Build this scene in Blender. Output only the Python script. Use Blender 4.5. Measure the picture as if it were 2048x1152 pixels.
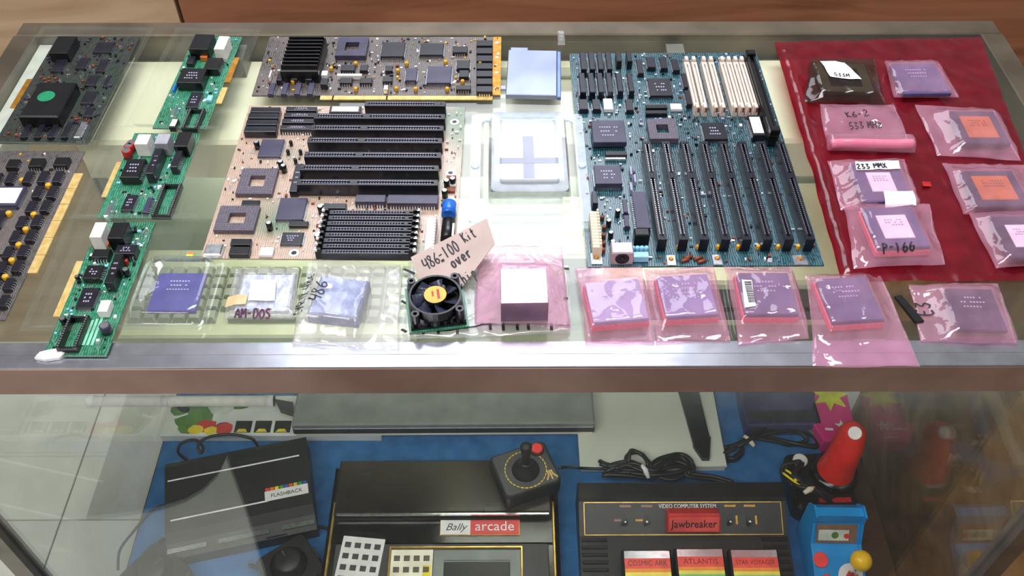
import bpy, math, random
from mathutils import Vector, Matrix, noise, Euler

S = bpy.context.scene
COL = S.collection
for o in list(bpy.data.objects):
    bpy.data.objects.remove(o)

# ------------------------------------------------------------------ camera
FPX = 1850.0                      # focal length in pixels of a 2048 x 1152 frame
CAM = Vector((0.0, 0.0, 1.60))
cd = bpy.data.cameras.new('camera')
cd.sensor_width = 36.0
cd.lens = 36.0 * FPX / 2048.0
cd.clip_start = 0.02
cam = bpy.data.objects.new('camera', cd)
COL.objects.link(cam)
cam.location = CAM
cam.rotation_euler = Euler((math.radians(90 - 48.3), 0, -0.004), 'XYZ')
S.camera = cam
RCAM = cam.rotation_euler.to_matrix()

# ------------------------------------------------------------------ world, lights, exposure
wd = bpy.data.worlds.new('shop_air')
S.world = wd
wd.use_nodes = True
wd.node_tree.nodes['Background'].inputs[0].default_value = (0.78, 0.74, 0.72, 1)
wd.node_tree.nodes['Background'].inputs[1].default_value = 0.20

def area(name, loc, rot, sx, sy, power, color):
    l = bpy.data.lights.new(name, 'AREA')
    l.shape = 'RECTANGLE'; l.size = sx; l.size_y = sy; l.energy = power; l.color = color
    o = bpy.data.objects.new(name, l); COL.objects.link(o)
    o.location = loc; o.rotation_euler = rot
    return o
# ceiling fluorescent of the shop beyond the counter (its reflection lies on boards and rail), then two added fills
area('ceiling_fluorescent', (-0.10, 2.45, 2.75), (0, 0, 0), 1.2, 1.5, 23, (0.86, 0.91, 1.0))
area('counter_fill', (0.1, 0.95, 2.75), (0, 0, 0), 1.2, 0.5, 24, (0.96, 0.97, 1.0))  # unseen overhead fill, added for diffuse light on the counter
area('aisle_fill', (-0.8, -0.8, 2.75), (0, 0, 0), 1.4, 0.6, 26, (1.0, 0.95, 0.92))  # unseen fill added from the customer's side

S.view_settings.view_transform = 'Standard'
S.view_settings.look = 'None'
S.view_settings.exposure = 0.58
S.view_settings.gamma = 1.0
S.view_settings.use_curve_mapping = False
S.cycles.transparent_max_bounces = 32
S.cycles.max_bounces = 10
S.cycles.sample_clamp_indirect = 6.0

# ------------------------------------------------------------------ helpers
def W(px, py, z):
    """point of the place, at height z, that shows at pixel px, py of the photograph"""
    d = RCAM @ Vector(((px - 1024) / FPX, -(py - 576) / FPX, -1.0))
    t = (z - CAM.z) / d.z
    return CAM + d * t

def lin(c):
    r = []
    for v in c[:3]:
        v = v / 255.0
        r.append(v / 12.92 if v <= 0.04045 else ((v + 0.055) / 1.055) ** 2.4)
    return (r[0], r[1], r[2], 1.0)

MATS = {}
def pm(name, c1, c2=None, scale=60, rough=0.5, metal=0.0, spec=0.5, bump=0.0, detail=3, emit=0.0, coat=0.0):
    """procedural material: two colours mixed by noise in object space"""
    if name in MATS: return MATS[name]
    m = bpy.data.materials.new(name); m.use_nodes = True
    nt = m.node_tree; b = nt.nodes['Principled BSDF']
    tc = nt.nodes.new('ShaderNodeTexCoord')
    n = nt.nodes.new('ShaderNodeTexNoise'); n.inputs['Scale'].default_value = scale; n.inputs['Detail'].default_value = detail
    nt.links.new(tc.outputs['Object'], n.inputs['Vector'])
    cr = nt.nodes.new('ShaderNodeValToRGB')
    cr.color_ramp.elements[0].position = 0.35; cr.color_ramp.elements[1].position = 0.65
    cr.color_ramp.elements[0].color = lin(c1); cr.color_ramp.elements[1].color = lin(c2 or [min(255, v * 1.12 + 2) for v in c1])
    nt.links.new(n.outputs['Fac'], cr.inputs[0])
    nt.links.new(cr.outputs[0], b.inputs['Base Color'])
    b.inputs['Roughness'].default_value = rough; b.inputs['Metallic'].default_value = metal
    b.inputs['Specular IOR Level'].default_value = spec
    b.inputs['Coat Weight'].default_value = coat
    if bump:
        bp = nt.nodes.new('ShaderNodeBump'); bp.inputs['Strength'].default_value = bump; bp.inputs['Distance'].default_value = 0.001
        nt.links.new(n.outputs['Fac'], bp.inputs['Height']); nt.links.new(bp.outputs[0], b.inputs['Normal'])
    if emit:
        nt.links.new(cr.outputs[0], b.inputs['Emission Color']); b.inputs['Emission Strength'].default_value = emit
    MATS[name] = m
    return m

def pcb_mat(name, ca, cb, cc, big=14, rough=0.28, seed=0.0, lo=.42):
    """solder mask with patches of copper pour, traces and silk print"""
    m = bpy.data.materials.new(name); m.use_nodes = True
    nt = m.node_tree; b = nt.nodes['Principled BSDF']; N = nt.nodes.new; L = nt.links.new
    tc = N('ShaderNodeTexCoord')
    mp = N('ShaderNodeMapping'); mp.inputs['Location'].default_value = (seed, seed * .7, 0); L(tc.outputs['Object'], mp.inputs[0])
    n1 = N('ShaderNodeTexNoise'); n1.inputs['Scale'].default_value = big; n1.inputs['Detail'].default_value = 2; L(mp.outputs[0], n1.inputs['Vector'])
    r1 = N('ShaderNodeValToRGB'); r1.color_ramp.elements[0].position = lo; r1.color_ramp.elements[1].position = lo + .14
    r1.color_ramp.elements[0].color = lin(ca); r1.color_ramp.elements[1].color = lin(cb); L(n1.outputs['Fac'], r1.inputs[0])
    v = N('ShaderNodeTexVoronoi'); v.distance = 'MANHATTAN'; v.feature = 'DISTANCE_TO_EDGE' if False else 'F1'; v.inputs['Scale'].default_value = 210; L(mp.outputs[0], v.inputs['Vector'])
    w = N('ShaderNodeTexWave'); w.inputs['Scale'].default_value = 150; w.inputs['Distortion'].default_value = 9; w.inputs['Detail'].default_value = 2; w.inputs['Detail Scale'].default_value = .4; L(mp.outputs[0], w.inputs['Vector'])
    mu = N('ShaderNodeMath'); mu.operation = 'MULTIPLY'; L(v.outputs['Distance'], mu.inputs[0]); L(w.outputs['Fac'], mu.inputs[1])
    gt = N('ShaderNodeMapRange'); gt.inputs[1].default_value = .25; gt.inputs[2].default_value = .6; gt.inputs[4].default_value = .55; L(mu.outputs[0], gt.inputs[0])
    mx = N('ShaderNodeMix'); mx.data_type = 'RGBA'; L(gt.outputs[0], mx.inputs[0]); L(r1.outputs[0], mx.inputs[6]); mx.inputs[7].default_value = lin(cc)
    L(mx.outputs[2], b.inputs['Base Color'])
    b.inputs['Roughness'].default_value = rough; b.inputs['Specular IOR Level'].default_value = .8
    bp = N('ShaderNodeBump'); bp.inputs['Strength'].default_value = .2; bp.inputs['Distance'].default_value = .0004; L(gt.outputs[0], bp.inputs['Height']); L(bp.outputs[0], b.inputs['Normal'])
    return m

def film(name, tint, base, fac, rough=0.12, ior=1.45, trans=0.3, bump=0.0, bscale=120):
    """thin plastic: clear tinted film, a little body colour, sharp gloss by Fresnel"""
    m = bpy.data.materials.new(name); m.use_nodes = True
    nt = m.node_tree; N = nt.nodes.new; L = nt.links.new
    nt.nodes.remove(nt.nodes['Principled BSDF'])
    out = nt.nodes['Material Output']
    t = N('ShaderNodeBsdfTransparent'); t.inputs[0].default_value = lin(tint)
    d = N('ShaderNodeBsdfDiffuse'); d.inputs[0].default_value = lin(base)
    tl = N('ShaderNodeBsdfTranslucent'); tl.inputs[0].default_value = lin(base)
    dm = N('ShaderNodeMixShader'); dm.inputs[0].default_value = trans; L(d.outputs[0], dm.inputs[1]); L(tl.outputs[0], dm.inputs[2])
    a = N('ShaderNodeMixShader'); L(t.outputs[0], a.inputs[1]); L(dm.outputs[0], a.inputs[2])
    if fac > 0:
        tc = N('ShaderNodeTexCoord'); n = N('ShaderNodeTexNoise'); n.inputs['Scale'].default_value = 45; L(tc.outputs['Object'], n.inputs['Vector'])
        mr = N('ShaderNodeMapRange'); mr.inputs[1].default_value = .3; mr.inputs[2].default_value = .7; mr.inputs[3].default_value = fac * .75; mr.inputs[4].default_value = min(1, fac * 1.25)
        L(n.outputs['Fac'], mr.inputs[0]); L(mr.outputs[0], a.inputs[0])
    else:
        a.inputs[0].default_value = 0.0
    g = N('ShaderNodeBsdfGlossy'); g.inputs['Roughness'].default_value = rough; g.inputs[0].default_value = (1, 1, 1, 1)
    fr = N('ShaderNodeFresnel'); ge = N('ShaderNodeNewGeometry'); im = N('ShaderNodeMapRange')
    im.inputs[3].default_value = ior; im.inputs[4].default_value = 1 / ior
    L(ge.outputs['Backfacing'], im.inputs[0]); L(im.outputs[0], fr.inputs[0])
    if bump:
        tc2 = N('ShaderNodeTexCoord'); n2 = N('ShaderNodeTexNoise'); n2.inputs['Scale'].default_value = bscale; n2.inputs['Detail'].default_value = 2; L(tc2.outputs['Object'], n2.inputs['Vector'])
        bp = N('ShaderNodeBump'); bp.inputs['Strength'].default_value = bump; bp.inputs['Distance'].default_value = .002; L(n2.outputs['Fac'], bp.inputs['Height'])
        L(bp.outputs[0], g.inputs['Normal']); L(bp.outputs[0], fr.inputs['Normal'])
    e = N('ShaderNodeMixShader'); L(fr.outputs[0], e.inputs[0]); L(a.outputs[0], e.inputs[1]); L(g.outputs[0], e.inputs[2])
    L(e.outputs[0], out.inputs[0])
    MATS[name] = m
    return m

class MB:
    """collects shapes, then links them as one mesh object"""
    def __init__(s): s.v = []; s.f = []; s.m = []; s.sm = []
    def add(s, vs, fs, mi=0, smooth=False):
        o = len(s.v); s.v += [tuple(p) for p in vs]
        for f in fs: s.f.append([o + i for i in f]); s.m.append(mi); s.sm.append(smooth)
    def box(s, cx, cy, z0, w, d, h, c=0.0, rz=0.0, mi=0, tw=1.0, td=1.0):
        """box on z0; c chamfers the top edge; tw, td taper the top"""
        ca, sa = math.cos(rz), math.sin(rz)
        def ring(hw, hd, z): return [(cx + x * ca - y * sa, cy + x * sa + y * ca, z) for x, y in ((-hw, -hd), (hw, -hd), (hw, hd), (-hw, hd))]
        vs = ring(w / 2, d / 2, z0)
        if c > 0:
            vs += ring(w / 2 * tw, d / 2 * td, z0 + h - c) + ring(w / 2 * tw - c, d / 2 * td - c, z0 + h)
        else:
            vs += ring(w / 2 * tw, d / 2 * td, z0 + h)
        n = len(vs) // 4
        fs = [(3, 2, 1, 0), tuple(4 * (n - 1) + i for i in range(4))]
        for k in range(n - 1):
            for i in range(4):
                j = (i + 1) % 4
                fs.append((4 * k + i, 4 * k + j, 4 * k + 4 + j, 4 * k + 4 + i))
        s.add(vs, fs, mi)
    def prism(s, poly, z0, z1, mi=0, inset=0.0):
        n = len(poly)
        vs = [(x, y, z0) for x, y in poly]
        if inset:
            cx = sum(p[0] for p in poly) / n; cy = sum(p[1] for p in poly) / n
            vs += [(x, y, z1 - inset) for x, y in poly]
            vs += [(x - inset * (x - cx) / max(1e-6, math.hypot(x - cx, y - cy)), y - inset * (y - cy) / max(1e-6, math.hypot(x - cx, y - cy)), z1) for x, y in poly]
        else:
            vs += [(x, y, z1) for x, y in poly]
        k = len(vs) // n
        fs = [tuple(range(n - 1, -1, -1)), tuple(range((k - 1) * n, k * n))]
        for r in range(k - 1):
            for i in range(n):
                j = (i + 1) % n
                fs.append((r * n + i, r * n + j, r * n + n + j, r * n + n + i))
        s.add(vs, fs, mi)
    def ringprism(s, outer, inner, z0, z1, mi=0):
        n = len(outer)
        vs = [(x, y, z0) for x, y in outer] + [(x, y, z0) for x, y in inner] + [(x, y, z1) for x, y in outer] + [(x, y, z1) for x, y in inner]
        fs = []
        for i in range(n):
            j = (i + 1) % n
            fs += [(i, j, 2 * n + j, 2 * n + i), (n + j, n + i, 3 * n + i, 3 * n + j), (2 * n + i, 2 * n + j, 3 * n + j, 3 * n + i), (j, i, n + i, n + j)]
        s.add(vs, fs, mi)
    def cyl(s, c, r, h, n=16, r2=None, mi=0, axis=None, smooth=True, cap=0.0):
        r2 = r if r2 is None else r2
        ax = Vector(axis or (0, 0, 1)).normalized()
        u = ax.orthogonal().normalized(); w = ax.cross(u)
        c = Vector(c)
        rings = [(0, r), (h, r2)]
        if cap: rings = [(0, r), (h - cap, r2), (h, r2 - cap)]
        vs = []
        for t, rr in rings:
            for i in range(n):
                a = 2 * math.pi * i / n
                vs.append(c + ax * t + (u * math.cos(a) + w * math.sin(a)) * rr)
        k = len(rings)
        s.add(vs, [], mi)
        o = len(s.v) - len(vs)
        for q in range(k - 1):
            for i in range(n):
                j = (i + 1) % n
                s.f.append([o + q * n + i, o + q * n + j, o + q * n + n + j, o + q * n + n + i]); s.m.append(mi); s.sm.append(smooth)
        s.f.append([o + i for i in range(n - 1, -1, -1)]); s.m.append(mi); s.sm.append(False)
        s.f.append([o + (k - 1) * n + i for i in range(n)]); s.m.append(mi); s.sm.append(False)
    def revolve(s, c, prof, n=24, mi=0, axis=None):
        ax = Vector(axis or (0, 0, 1)).normalized(); u = ax.orthogonal().normalized(); w = ax.cross(u); c = Vector(c)
        vs = []; fs = []
        for r, z in prof:
            for i in range(n):
                a = 2 * math.pi * i / n
                vs.append(c + ax * z + (u * math.cos(a) + w * math.sin(a)) * r)
        for k in range(len(prof) - 1):
            for i in range(n):
                j = (i + 1) % n
                fs.append((k * n + i, k * n + j, k * n + n + j, k * n + n + i))
        fs.append(tuple(range(n - 1, -1, -1))); fs.append(tuple((len(prof) - 1) * n + i for i in range(n)))
        s.add(vs, fs, mi, True)
    def tube(s, pts, r, n=8, mi=0, closed=False):
        pts = [Vector(p) for p in pts]; rs = r if isinstance(r, (list, tuple)) else [r] * len(pts)
        vs = []; fs = []; up = Vector((0, 0, 1)); K = len(pts)
        prev = None
        for i, p in enumerate(pts):
            t = (pts[min(i + 1, K - 1)] - pts[max(i - 1, 0)]).normalized()
            u = prev - t * prev.dot(t) if prev is not None else (up.cross(t) if abs(t.z) < .95 else Vector((1, 0, 0)))
            if u.length < 1e-5: u = t.orthogonal()
            u.normalize(); prev = u; w = t.cross(u)
            for k in range(n):
                a = 2 * math.pi * k / n
                vs.append(p + (u * math.cos(a) + w * math.sin(a)) * rs[i])
        for i in range(K - 1):
            for k in range(n):
                j = (k + 1) % n
                fs.append((i * n + k, i * n + j, i * n + n + j, i * n + n + k))
        fs.append(tuple(range(n - 1, -1, -1))); fs.append(tuple((K - 1) * n + k for k in range(n)))
        s.add(vs, fs, mi, True)
    def sphere(s, c, r, n=16, mi=0, sz=1.0):
        s.revolve(c, [(max(1e-5, r * math.sin(math.pi * k / (n // 2))), -r * sz * math.cos(math.pi * k / (n // 2))) for k in range(n // 2 + 1)], n, mi)
    def build(s, name, mats, parent=None, loc=None, rz=0.0):
        me = bpy.data.meshes.new(name)
        me.from_pydata(s.v, [], s.f)
        for m in (mats if isinstance(mats, (list, tuple)) else [mats]): me.materials.append(m)
        me.polygons.foreach_set('material_index', s.m)
        me.polygons.foreach_set('use_smooth', s.sm)
        me.update()
        return link(name, me, parent, loc, rz)

def link(name, me, parent=None, loc=None, rz=0.0):
    o = bpy.data.objects.new(name, me); COL.objects.link(o)
    if parent is not None: o.parent = parent
    if loc is not None: o.location = loc
    if rz: o.rotation_euler = (0, 0, rz)
    return o

def tag(o, label, cat, group=None, kind=None):
    o['label'] = label; o['category'] = cat
    if group: o['group'] = group
    if kind: o['kind'] = kind
    return o

def thing(name, label, cat, loc=(0, 0, 0), rz=0.0, group=None):
    o = bpy.data.objects.new(name, None); COL.objects.link(o)
    o.location = loc; o.rotation_euler = (0, 0, rz); o.empty_display_size = .02
    return tag(o, label, cat, group)

def struct(name, mb, mat, parent=None):
    o = mb.build(name, mat, parent)
    if parent is None: o['kind'] = 'structure'
    return o

def quadrect(q, z):
    """centre, width, depth and turn of the rectangle whose corners show at four pixels (back-left, back-right, front-right, front-left)"""
    a, b, c, d = [W(x, y, z) for x, y in q]
    ctr = (a + b + c + d) / 4
    xd = ((b - a) + (c - d)) / 2
    yd = ((a - d) + (b - c)) / 2
    return ctr, xd.length, yd.length, math.atan2(xd.y, xd.x)

def text_mesh(s, size, mat, extrude=0.00012, shear=0.0, sx=1.0, fit=None):
    cu = bpy.data.curves.new('lettering', 'FONT'); cu.body = s; cu.size = size; cu.align_x = 'CENTER'; cu.align_y = 'CENTER'
    cu.extrude = extrude; cu.shear = shear; cu.resolution_u = 3
    o = bpy.data.objects.new('lettering', cu); COL.objects.link(o)
    bpy.context.view_layer.update()
    me = bpy.data.meshes.new_from_object(o.evaluated_get(bpy.context.evaluated_depsgraph_get()))
    bpy.data.objects.remove(o); bpy.data.curves.remove(cu)
    if fit:
        xs_ = [v.co.x for v in me.vertices]; sx = min(sx, fit / (max(xs_) - min(xs_)))
    if sx != 1.0:
        for v in me.vertices: v.co.x *= sx
    me.materials.clear(); me.materials.append(mat)
    return me

def smooth_path(pts, n=6, closed=False):
    pts = [Vector(p) for p in pts]; out = []; K = len(pts)
    for i in range(K - 1):
        p0 = pts[max(i - 1, 0)]; p1 = pts[i]; p2 = pts[i + 1]; p3 = pts[min(i + 2, K - 1)]
        for k in range(n):
            t = k / n
            out.append(.5 * ((2 * p1) + (p2 - p0) * t + (2 * p0 - 5 * p1 + 4 * p2 - p3) * t * t + (3 * p1 - p0 - 3 * p2 + p3) * t ** 3))
    out.append(pts[-1])
    return out

# pen strokes of the handwritten marks
GL = {
 '4': [[(.15, 1), (.05, .45), (.6, .5)], [(.55, .95), (.42, 0)]],
 '8': [[(.5, .85), (.3, 1), (.1, .8), (.5, .3), (.35, .02), (.08, .2), (.5, .85)]],
 '6': [[(.5, .95), (.15, .5), (.1, .15), (.3, 0), (.5, .2), (.35, .42), (.12, .3)]],
 '-': [[(.05, .5), (.45, .52)]],
 '1': [[(.25, 1), (.2, 0)]],
 '0': [[(.3, 1), (.08, .6), (.15, .05), (.4, .1), (.5, .6), (.3, 1)]],
 '2': [[(.08, .8), (.3, 1), (.48, .75), (.05, .05), (.55, .05)]],
 '3': [[(.08, .95), (.45, .95), (.2, .55), (.48, .3), (.3, 0), (.05, .1)]],
 '5': [[(.5, 1), (.15, 1), (.1, .55), (.4, .55), (.48, .2), (.2, 0), (.05, .1)]],
 'K': [[(.1, 1), (.1, 0)], [(.5, .95), (.12, .5), (.55, 0)]],
 'M': [[(.05, 0), (.1, 1), (.3, .4), (.5, 1), (.58, 0)]],
 'H': [[(.1, 1), (.08, 0)], [(.5, 1), (.48, 0)], [(.1, .5), (.5, .5)]],
 'z': [[(.1, .55), (.45, .55), (.1, 0), (.5, 0)]],
 'P': [[(.1, 0), (.15, 1), (.45, .9), (.45, .55), (.12, .5)]],
 'E': [[(.5, 1), (.1, 1), (.1, 0), (.5, 0)], [(.1, .5), (.42, .5)]],
 'X': [[(.08, 1), (.52, 0)], [(.5, 1), (.06, 0)]],
 'D': [[(.1, 1), (.1, 0), (.4, .1), (.52, .5), (.4, .92), (.1, 1)]],
 'A': [[(.02, 0), (.3, 1), (.55, 0)], [(.12, .4), (.46, .4)]],
 'O': [[(.3, 1), (.06, .6), (.15, .05), (.42, .05), (.54, .55), (.3, 1)]],
 'S': [[(.5, .9), (.25, 1), (.1, .75), (.48, .35), (.3, 0), (.06, .12)]],
 'C': [[(.5, .85), (.25, 1), (.06, .5), (.25, 0), (.52, .15)]],
 'R': [[(.1, 0), (.12, 1), (.45, .9), (.42, .55), (.12, .5), (.52, 0)]],
 'Y': [[(.05, 1), (.28, .5)], [(.52, 1), (.2, 0)]],
 'I': [[(.25, 1), (.25, 0)]],
 'i': [[(.2, .5), (.18, 0)], [(.22, .72), (.22, .76)]],
 't': [[(.25, .9), (.2, .05), (.4, .02)], [(.05, .6), (.45, .62)]],
 '"': [[(.15, 1.05), (.12, .85)], [(.3, 1.05), (.27, .85)]],
 'o': [[(.25, .5), (.08, .3), (.15, .02), (.38, .05), (.42, .4), (.25, .5)]],
 'v': [[(.05, .5), (.22, 0), (.45, .55)]],
 'e': [[(.08, .25), (.42, .3), (.3, .52), (.1, .35), (.15, .02), (.45, .1)]],
 'r': [[(.1, .5), (.12, 0)], [(.12, .35), (.28, .52), (.42, .45)]],
 'd': [[(.4, .4), (.2, .5), (.06, .2), (.2, 0), (.4, .2)], [(.45, 1), (.4, 0)]],
 'c': [[(.42, .42), (.22, .52), (.06, .2), (.22, 0), (.45, .1)]],
 'h': [[(.12, 1), (.08, 0)], [(.1, .3), (.28, .5), (.4, .35), (.4, 0)]],
 'p': [[(.12, .5), (.06, -.4)], [(.1, .4), (.3, .52), (.42, .25), (.25, .02), (.1, .1)]],
 '.': [[(.1, .02), (.16, .05)]],
}
def ink(parent, text, org, ux, uy, size, mat, zf, wid=0.0007, adv=.68, xs=1.0):
    """handwriting: ribbons laid on the surface zf(x, y); org, ux, uy in the parent's coordinates"""
    mb = MB(); ux = Vector(ux); uy = Vector(uy); org = Vector(org); x = 0
    for ch in text:
        for st in GL.get(ch, []):
            P = smooth_path([(a, b, 0) for a, b in st], 4)
            V = []
            for i, p in enumerate(P):
                t = P[min(i + 1, len(P) - 1)] - P[max(i - 1, 0)]
                nrm = Vector((-t.y, t.x)); nrm = nrm.normalized() if nrm.length > 0 else Vector((1, 0))
                for sg in (-1, 1):
                    a = (x + p.x) * size * xs + nrm.x * wid * sg; b = p.y * size + nrm.y * wid * sg
                    q = org + ux * a + uy * b
                    V.append((q.x, q.y, zf(q.x, q.y)))
            mb.add(V, [(2 * i, 2 * i + 1, 2 * i + 3, 2 * i + 2) for i in range(len(P) - 1)])
        x += adv if ch != ' ' else .45
    return mb.build('handwriting', mat, parent)

# ------------------------------------------------------------------ materials
M_CHIP = pm('chip_plastic', (22, 21, 30), (30, 29, 40), 90, .30)
M_CHIPV = pm('chip_violet_grey', (52, 49, 72), (64, 60, 86), 60, .35)
M_BLACK = pm('black_plastic', (9, 9, 12), (16, 16, 20), 80, .34)
M_SLOT = pm('slot_plastic', (16, 18, 30), (24, 26, 40), 80, .30)
M_SOCK = pm('socket_grey', (84, 77, 90), (100, 92, 106), 500, .5, bump=.3)
M_SILV = pm('tinned_metal', (205, 208, 215), (235, 236, 240), 200, .25, metal=1)
M_WHITE = pm('white_plastic', (225, 222, 218), (240, 238, 236), 80, .4)
M_IVORY = pm('ivory_socket', (214, 196, 184), (232, 216, 204), 200, .5)
M_GOLD = pm('gold_contacts', (176, 120, 44), (206, 150, 66), 160, .38, metal=.7)
M_FINGER = pm('pale_gold_contacts', (205, 170, 100), (224, 196, 130), 160, .45, metal=.35)
M_TANT = pm('tantalum_yellow', (205, 150, 30), (225, 175, 50), 200, .45)
M_BROWNC = pm('brown_component', (110, 52, 30), (140, 70, 40), 200, .5)
M_RED = pm('red_part', (150, 20, 18), (185, 30, 26), 100, .4)
M_COPPER = pm('copper_pins', (210, 105, 45), (235, 130, 60), 100, .35, metal=.6)
M_BLUE = pm('capacitor_blue', (20, 90, 190), (40, 120, 220), 60, .3)
M_LBLUE = pm('pale_blue_sleeve', (130, 190, 225), (160, 215, 240), 160, .35)
M_LABEL = pm('paper_label', (222, 220, 222), (238, 236, 238), 60, .6)
M_INK = pm('marker_ink', (14, 10, 18), (24, 18, 30), 100, .6)
M_INKP = pm('purple_marker_ink', (58, 16, 50), (80, 24, 66), 100, .6)
M_PRINT = pm('silk_print', (150, 145, 175), (175, 170, 200), 100, .5)
M_ALU = pm('brushed_aluminium', (178, 180, 190), (200, 202, 212), 40, .22, metal=.9)
M_BRONZE = pm('dull_bronze', (92, 82, 68), (116, 104, 88), 14, .42, metal=.6)
M_ALUD = pm('aged_aluminium', (120, 116, 110), (150, 142, 134), 14, .38, metal=.75)
M_GLASS = film('shelf_glass', (249, 251, 248), (200, 215, 208), 0.01, rough=.02, ior=1.5)
M_PGLASS = film('case_glass', (248, 250, 249), (200, 210, 205), 0.015, rough=.01, ior=1.5)
M_EDGE = pm('glass_edge', (90, 130, 115), (120, 160, 145), 60, .2)
M_CREAM = pm('cream_enamel', (244, 236, 208), (250, 243, 220), 10, .45)
M_BEIGE = pm('beige_case', (176, 174, 152), (188, 186, 164), 20, .5)
M_GREYB = pm('grey_green_board', (168, 178, 160), (180, 188, 172), 6, .6)

def wood(name, a, b, sc=3.0, rough=.5, dist=6, st=(1, 8, 8)):
    m = bpy.data.materials.new(name); m.use_nodes = True
    nt = m.node_tree; bs = nt.nodes['Principled BSDF']; N = nt.nodes.new; L = nt.links.new
    tc = N('ShaderNodeTexCoord'); mp = N('ShaderNodeMapping'); mp.inputs['Scale'].default_value = st; L(tc.outputs['Object'], mp.inputs[0])
    n = N('ShaderNodeTexNoise'); n.inputs['Scale'].default_value = sc; n.inputs['Detail'].default_value = 6; n.inputs['Distortion'].default_value = dist * .2; L(mp.outputs[0], n.inputs['Vector'])
    cr = N('ShaderNodeValToRGB'); cr.color_ramp.elements[0].position = .3; cr.color_ramp.elements[1].position = .72
    cr.color_ramp.elements[0].color = lin(a); cr.color_ramp.elements[1].color = lin(b); L(n.outputs['Fac'], cr.inputs[0]); L(cr.outputs[0], bs.inputs['Base Color'])
    bs.inputs['Roughness'].default_value = rough
    return m
M_WALL = wood('brown_panelling', (128, 76, 50), (174, 116, 84), 3, .55)
M_WALLT = wood('tan_panelling', (180, 146, 112), (212, 182, 150), 3, .6)
M_CAB = wood('worn_brown_veneer', (116, 84, 52), (190, 150, 104), 4, .45, 9, (2, 2, 2))
M_DECK = wood('brown_deck', (52, 36, 22), (84, 60, 38), 3, .5)
M_CLOTH = pm('blue_felt', (28, 92, 150), (44, 112, 172), 40, .85, bump=.2, detail=6)
M_FLOOR = pm('pale_vinyl', (192, 198, 188), (208, 212, 202), 12, .4)
M_GROUT = pm('tile_joint', (120, 124, 116), (140, 144, 136), 30, .8)

# ------------------------------------------------------------------ the shop around the case
mb = MB(); mb.box(0, .7, -.03, 5.2, 4.6, .028); floor = struct('floor', mb, M_GROUT)
tile = None
for i in range(-5, 6):
    for j in range(-2, 4):
        if tile is None:
            t = MB(); t.box(0, 0, -.002, .447, .447, .004, c=.001); ob = t.build('floor_tile', M_FLOOR, floor); tile = ob.data
        else:
            ob = link('floor_tile', tile, floor)
        ob.location = (i * .45 - .175, j * .45 + .165, 0)
mb = MB(); mb.box(0, 1.33, 0, 5.2, .05, 1.06); wall = struct('wall_back', mb, M_WALL)
for x0, x1, m in ((-2.4, -.512, M_WALLT), (-.505, 1.02, M_WALL), (1.027, 2.4, M_WALLT)):
    mb = MB(); mb.box((x0 + x1) / 2, 1.285, .001, x1 - x0, .03, 1.05); mb.build('wall_panel', m, wall)

# unseen dark mat added before the glass; its notch shapes the reflected pale wedge
M_MAT = pm('reflection_black', (18, 18, 20), (28, 28, 30), 60, .7, bump=.3)
mb = MB(); mb.prism([(-.80, -1.0), (1.6, -1.0), (1.6, .36), (-.375, .36), (-.445, .19), (-.500, .07), (-.564, -.053), (-.573, -.012), (-.595, .021), (-.624, .043), (-.668, .06), (-.74, .074), (-.80, .08)], 0, .008)
tag(mb.build('reflection_mat', M_MAT, None, (0, 0, .0022)), 'unseen dark floor mat added to shape the reflections in the front glass', 'floor mat')
# wooden cabinet that stands against the right end of the case
cab = thing('wooden_cabinet', 'worn brown wooden cabinet standing against the right end of the glass case', 'cabinet', (.91, .62, 0))
mb = MB(); mb.box(0, 0, 0, .46, .74, .06); mb.build('plinth', M_DECK, cab)
mb = MB(); mb.box(0, 0, .06, .50, .78, .72); mb.build('body', M_CAB, cab)
mb = MB(); mb.box(0, 0, .78, .52, .80, .025, c=.004); mb.build('top', M_DECK, cab)
for k in (-1, 1):
    mb = MB(); mb.box(k * .12, -.40, .10, .22, .018, .62, c=.003); d = mb.build('door', M_CAB, cab)
    mb = MB(); mb.cyl((k * .03, -.409, .45), .011, .02, 12, axis=(0, -1, 0)); mb.build('knob', M_ALUD, d)
crt = W(2044, 66, .98)
mb = MB(); mb.box(0, 0, 0, .16, .14, .22, c=.003); mb.box(0, 0, .22, .15, .03, .0006, mi=1)
tag(mb.build('carton', [pm('white_card', (206, 196, 178), (220, 210, 194), 20, .7), pm('packing_tape', (170, 140, 100), None, 30, .3)], None, (1.02, .93, .805), .3), 'pale carton standing on the brown cabinet', 'box')

# ------------------------------------------------------------------ the glass display case
HW, YF, YB, ZT = .558, .449, .953, 1.0
case = thing('display_case', 'long glass display case with aluminium edges holding old computer parts and consoles', 'display case', (0, (YF + YB) / 2, 0))
def cbox(name, x0, x1, y0, y1, z0, z1, mat, c=0.0, par=None):
    b = MB(); b.box((x0 + x1) / 2, (y0 + y1) / 2 - case.location.y, z0, x1 - x0, y1 - y0, z1 - z0, c=c)
    return b.build(name, mat, par or case)
cbox('glass_top', -.545, .545, .474, .926, ZT - .006, ZT - .0003, M_GLASS)
fr = cbox('front_rail', -HW - .01, HW + .01, YF, .476, .9645, ZT - .0008, pm('bronze_aluminium', (164, 132, 118), (192, 160, 146), 10, .45, metal=.4), .0015)
cbox('rail_lip', -HW - .01, HW + .01, YF, .4625, ZT - .001, ZT + .0004, M_ALU, .0006, fr)
cbox('rail_inner_strip', -HW - .01, HW + .01, .463, .4755, ZT - .001, ZT - .0004, M_ALU, 0, fr)
br = cbox('back_rail', -HW - .01, HW + .01, .926, YB, .965, ZT - .0005, M_BRONZE, .0015)
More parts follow.
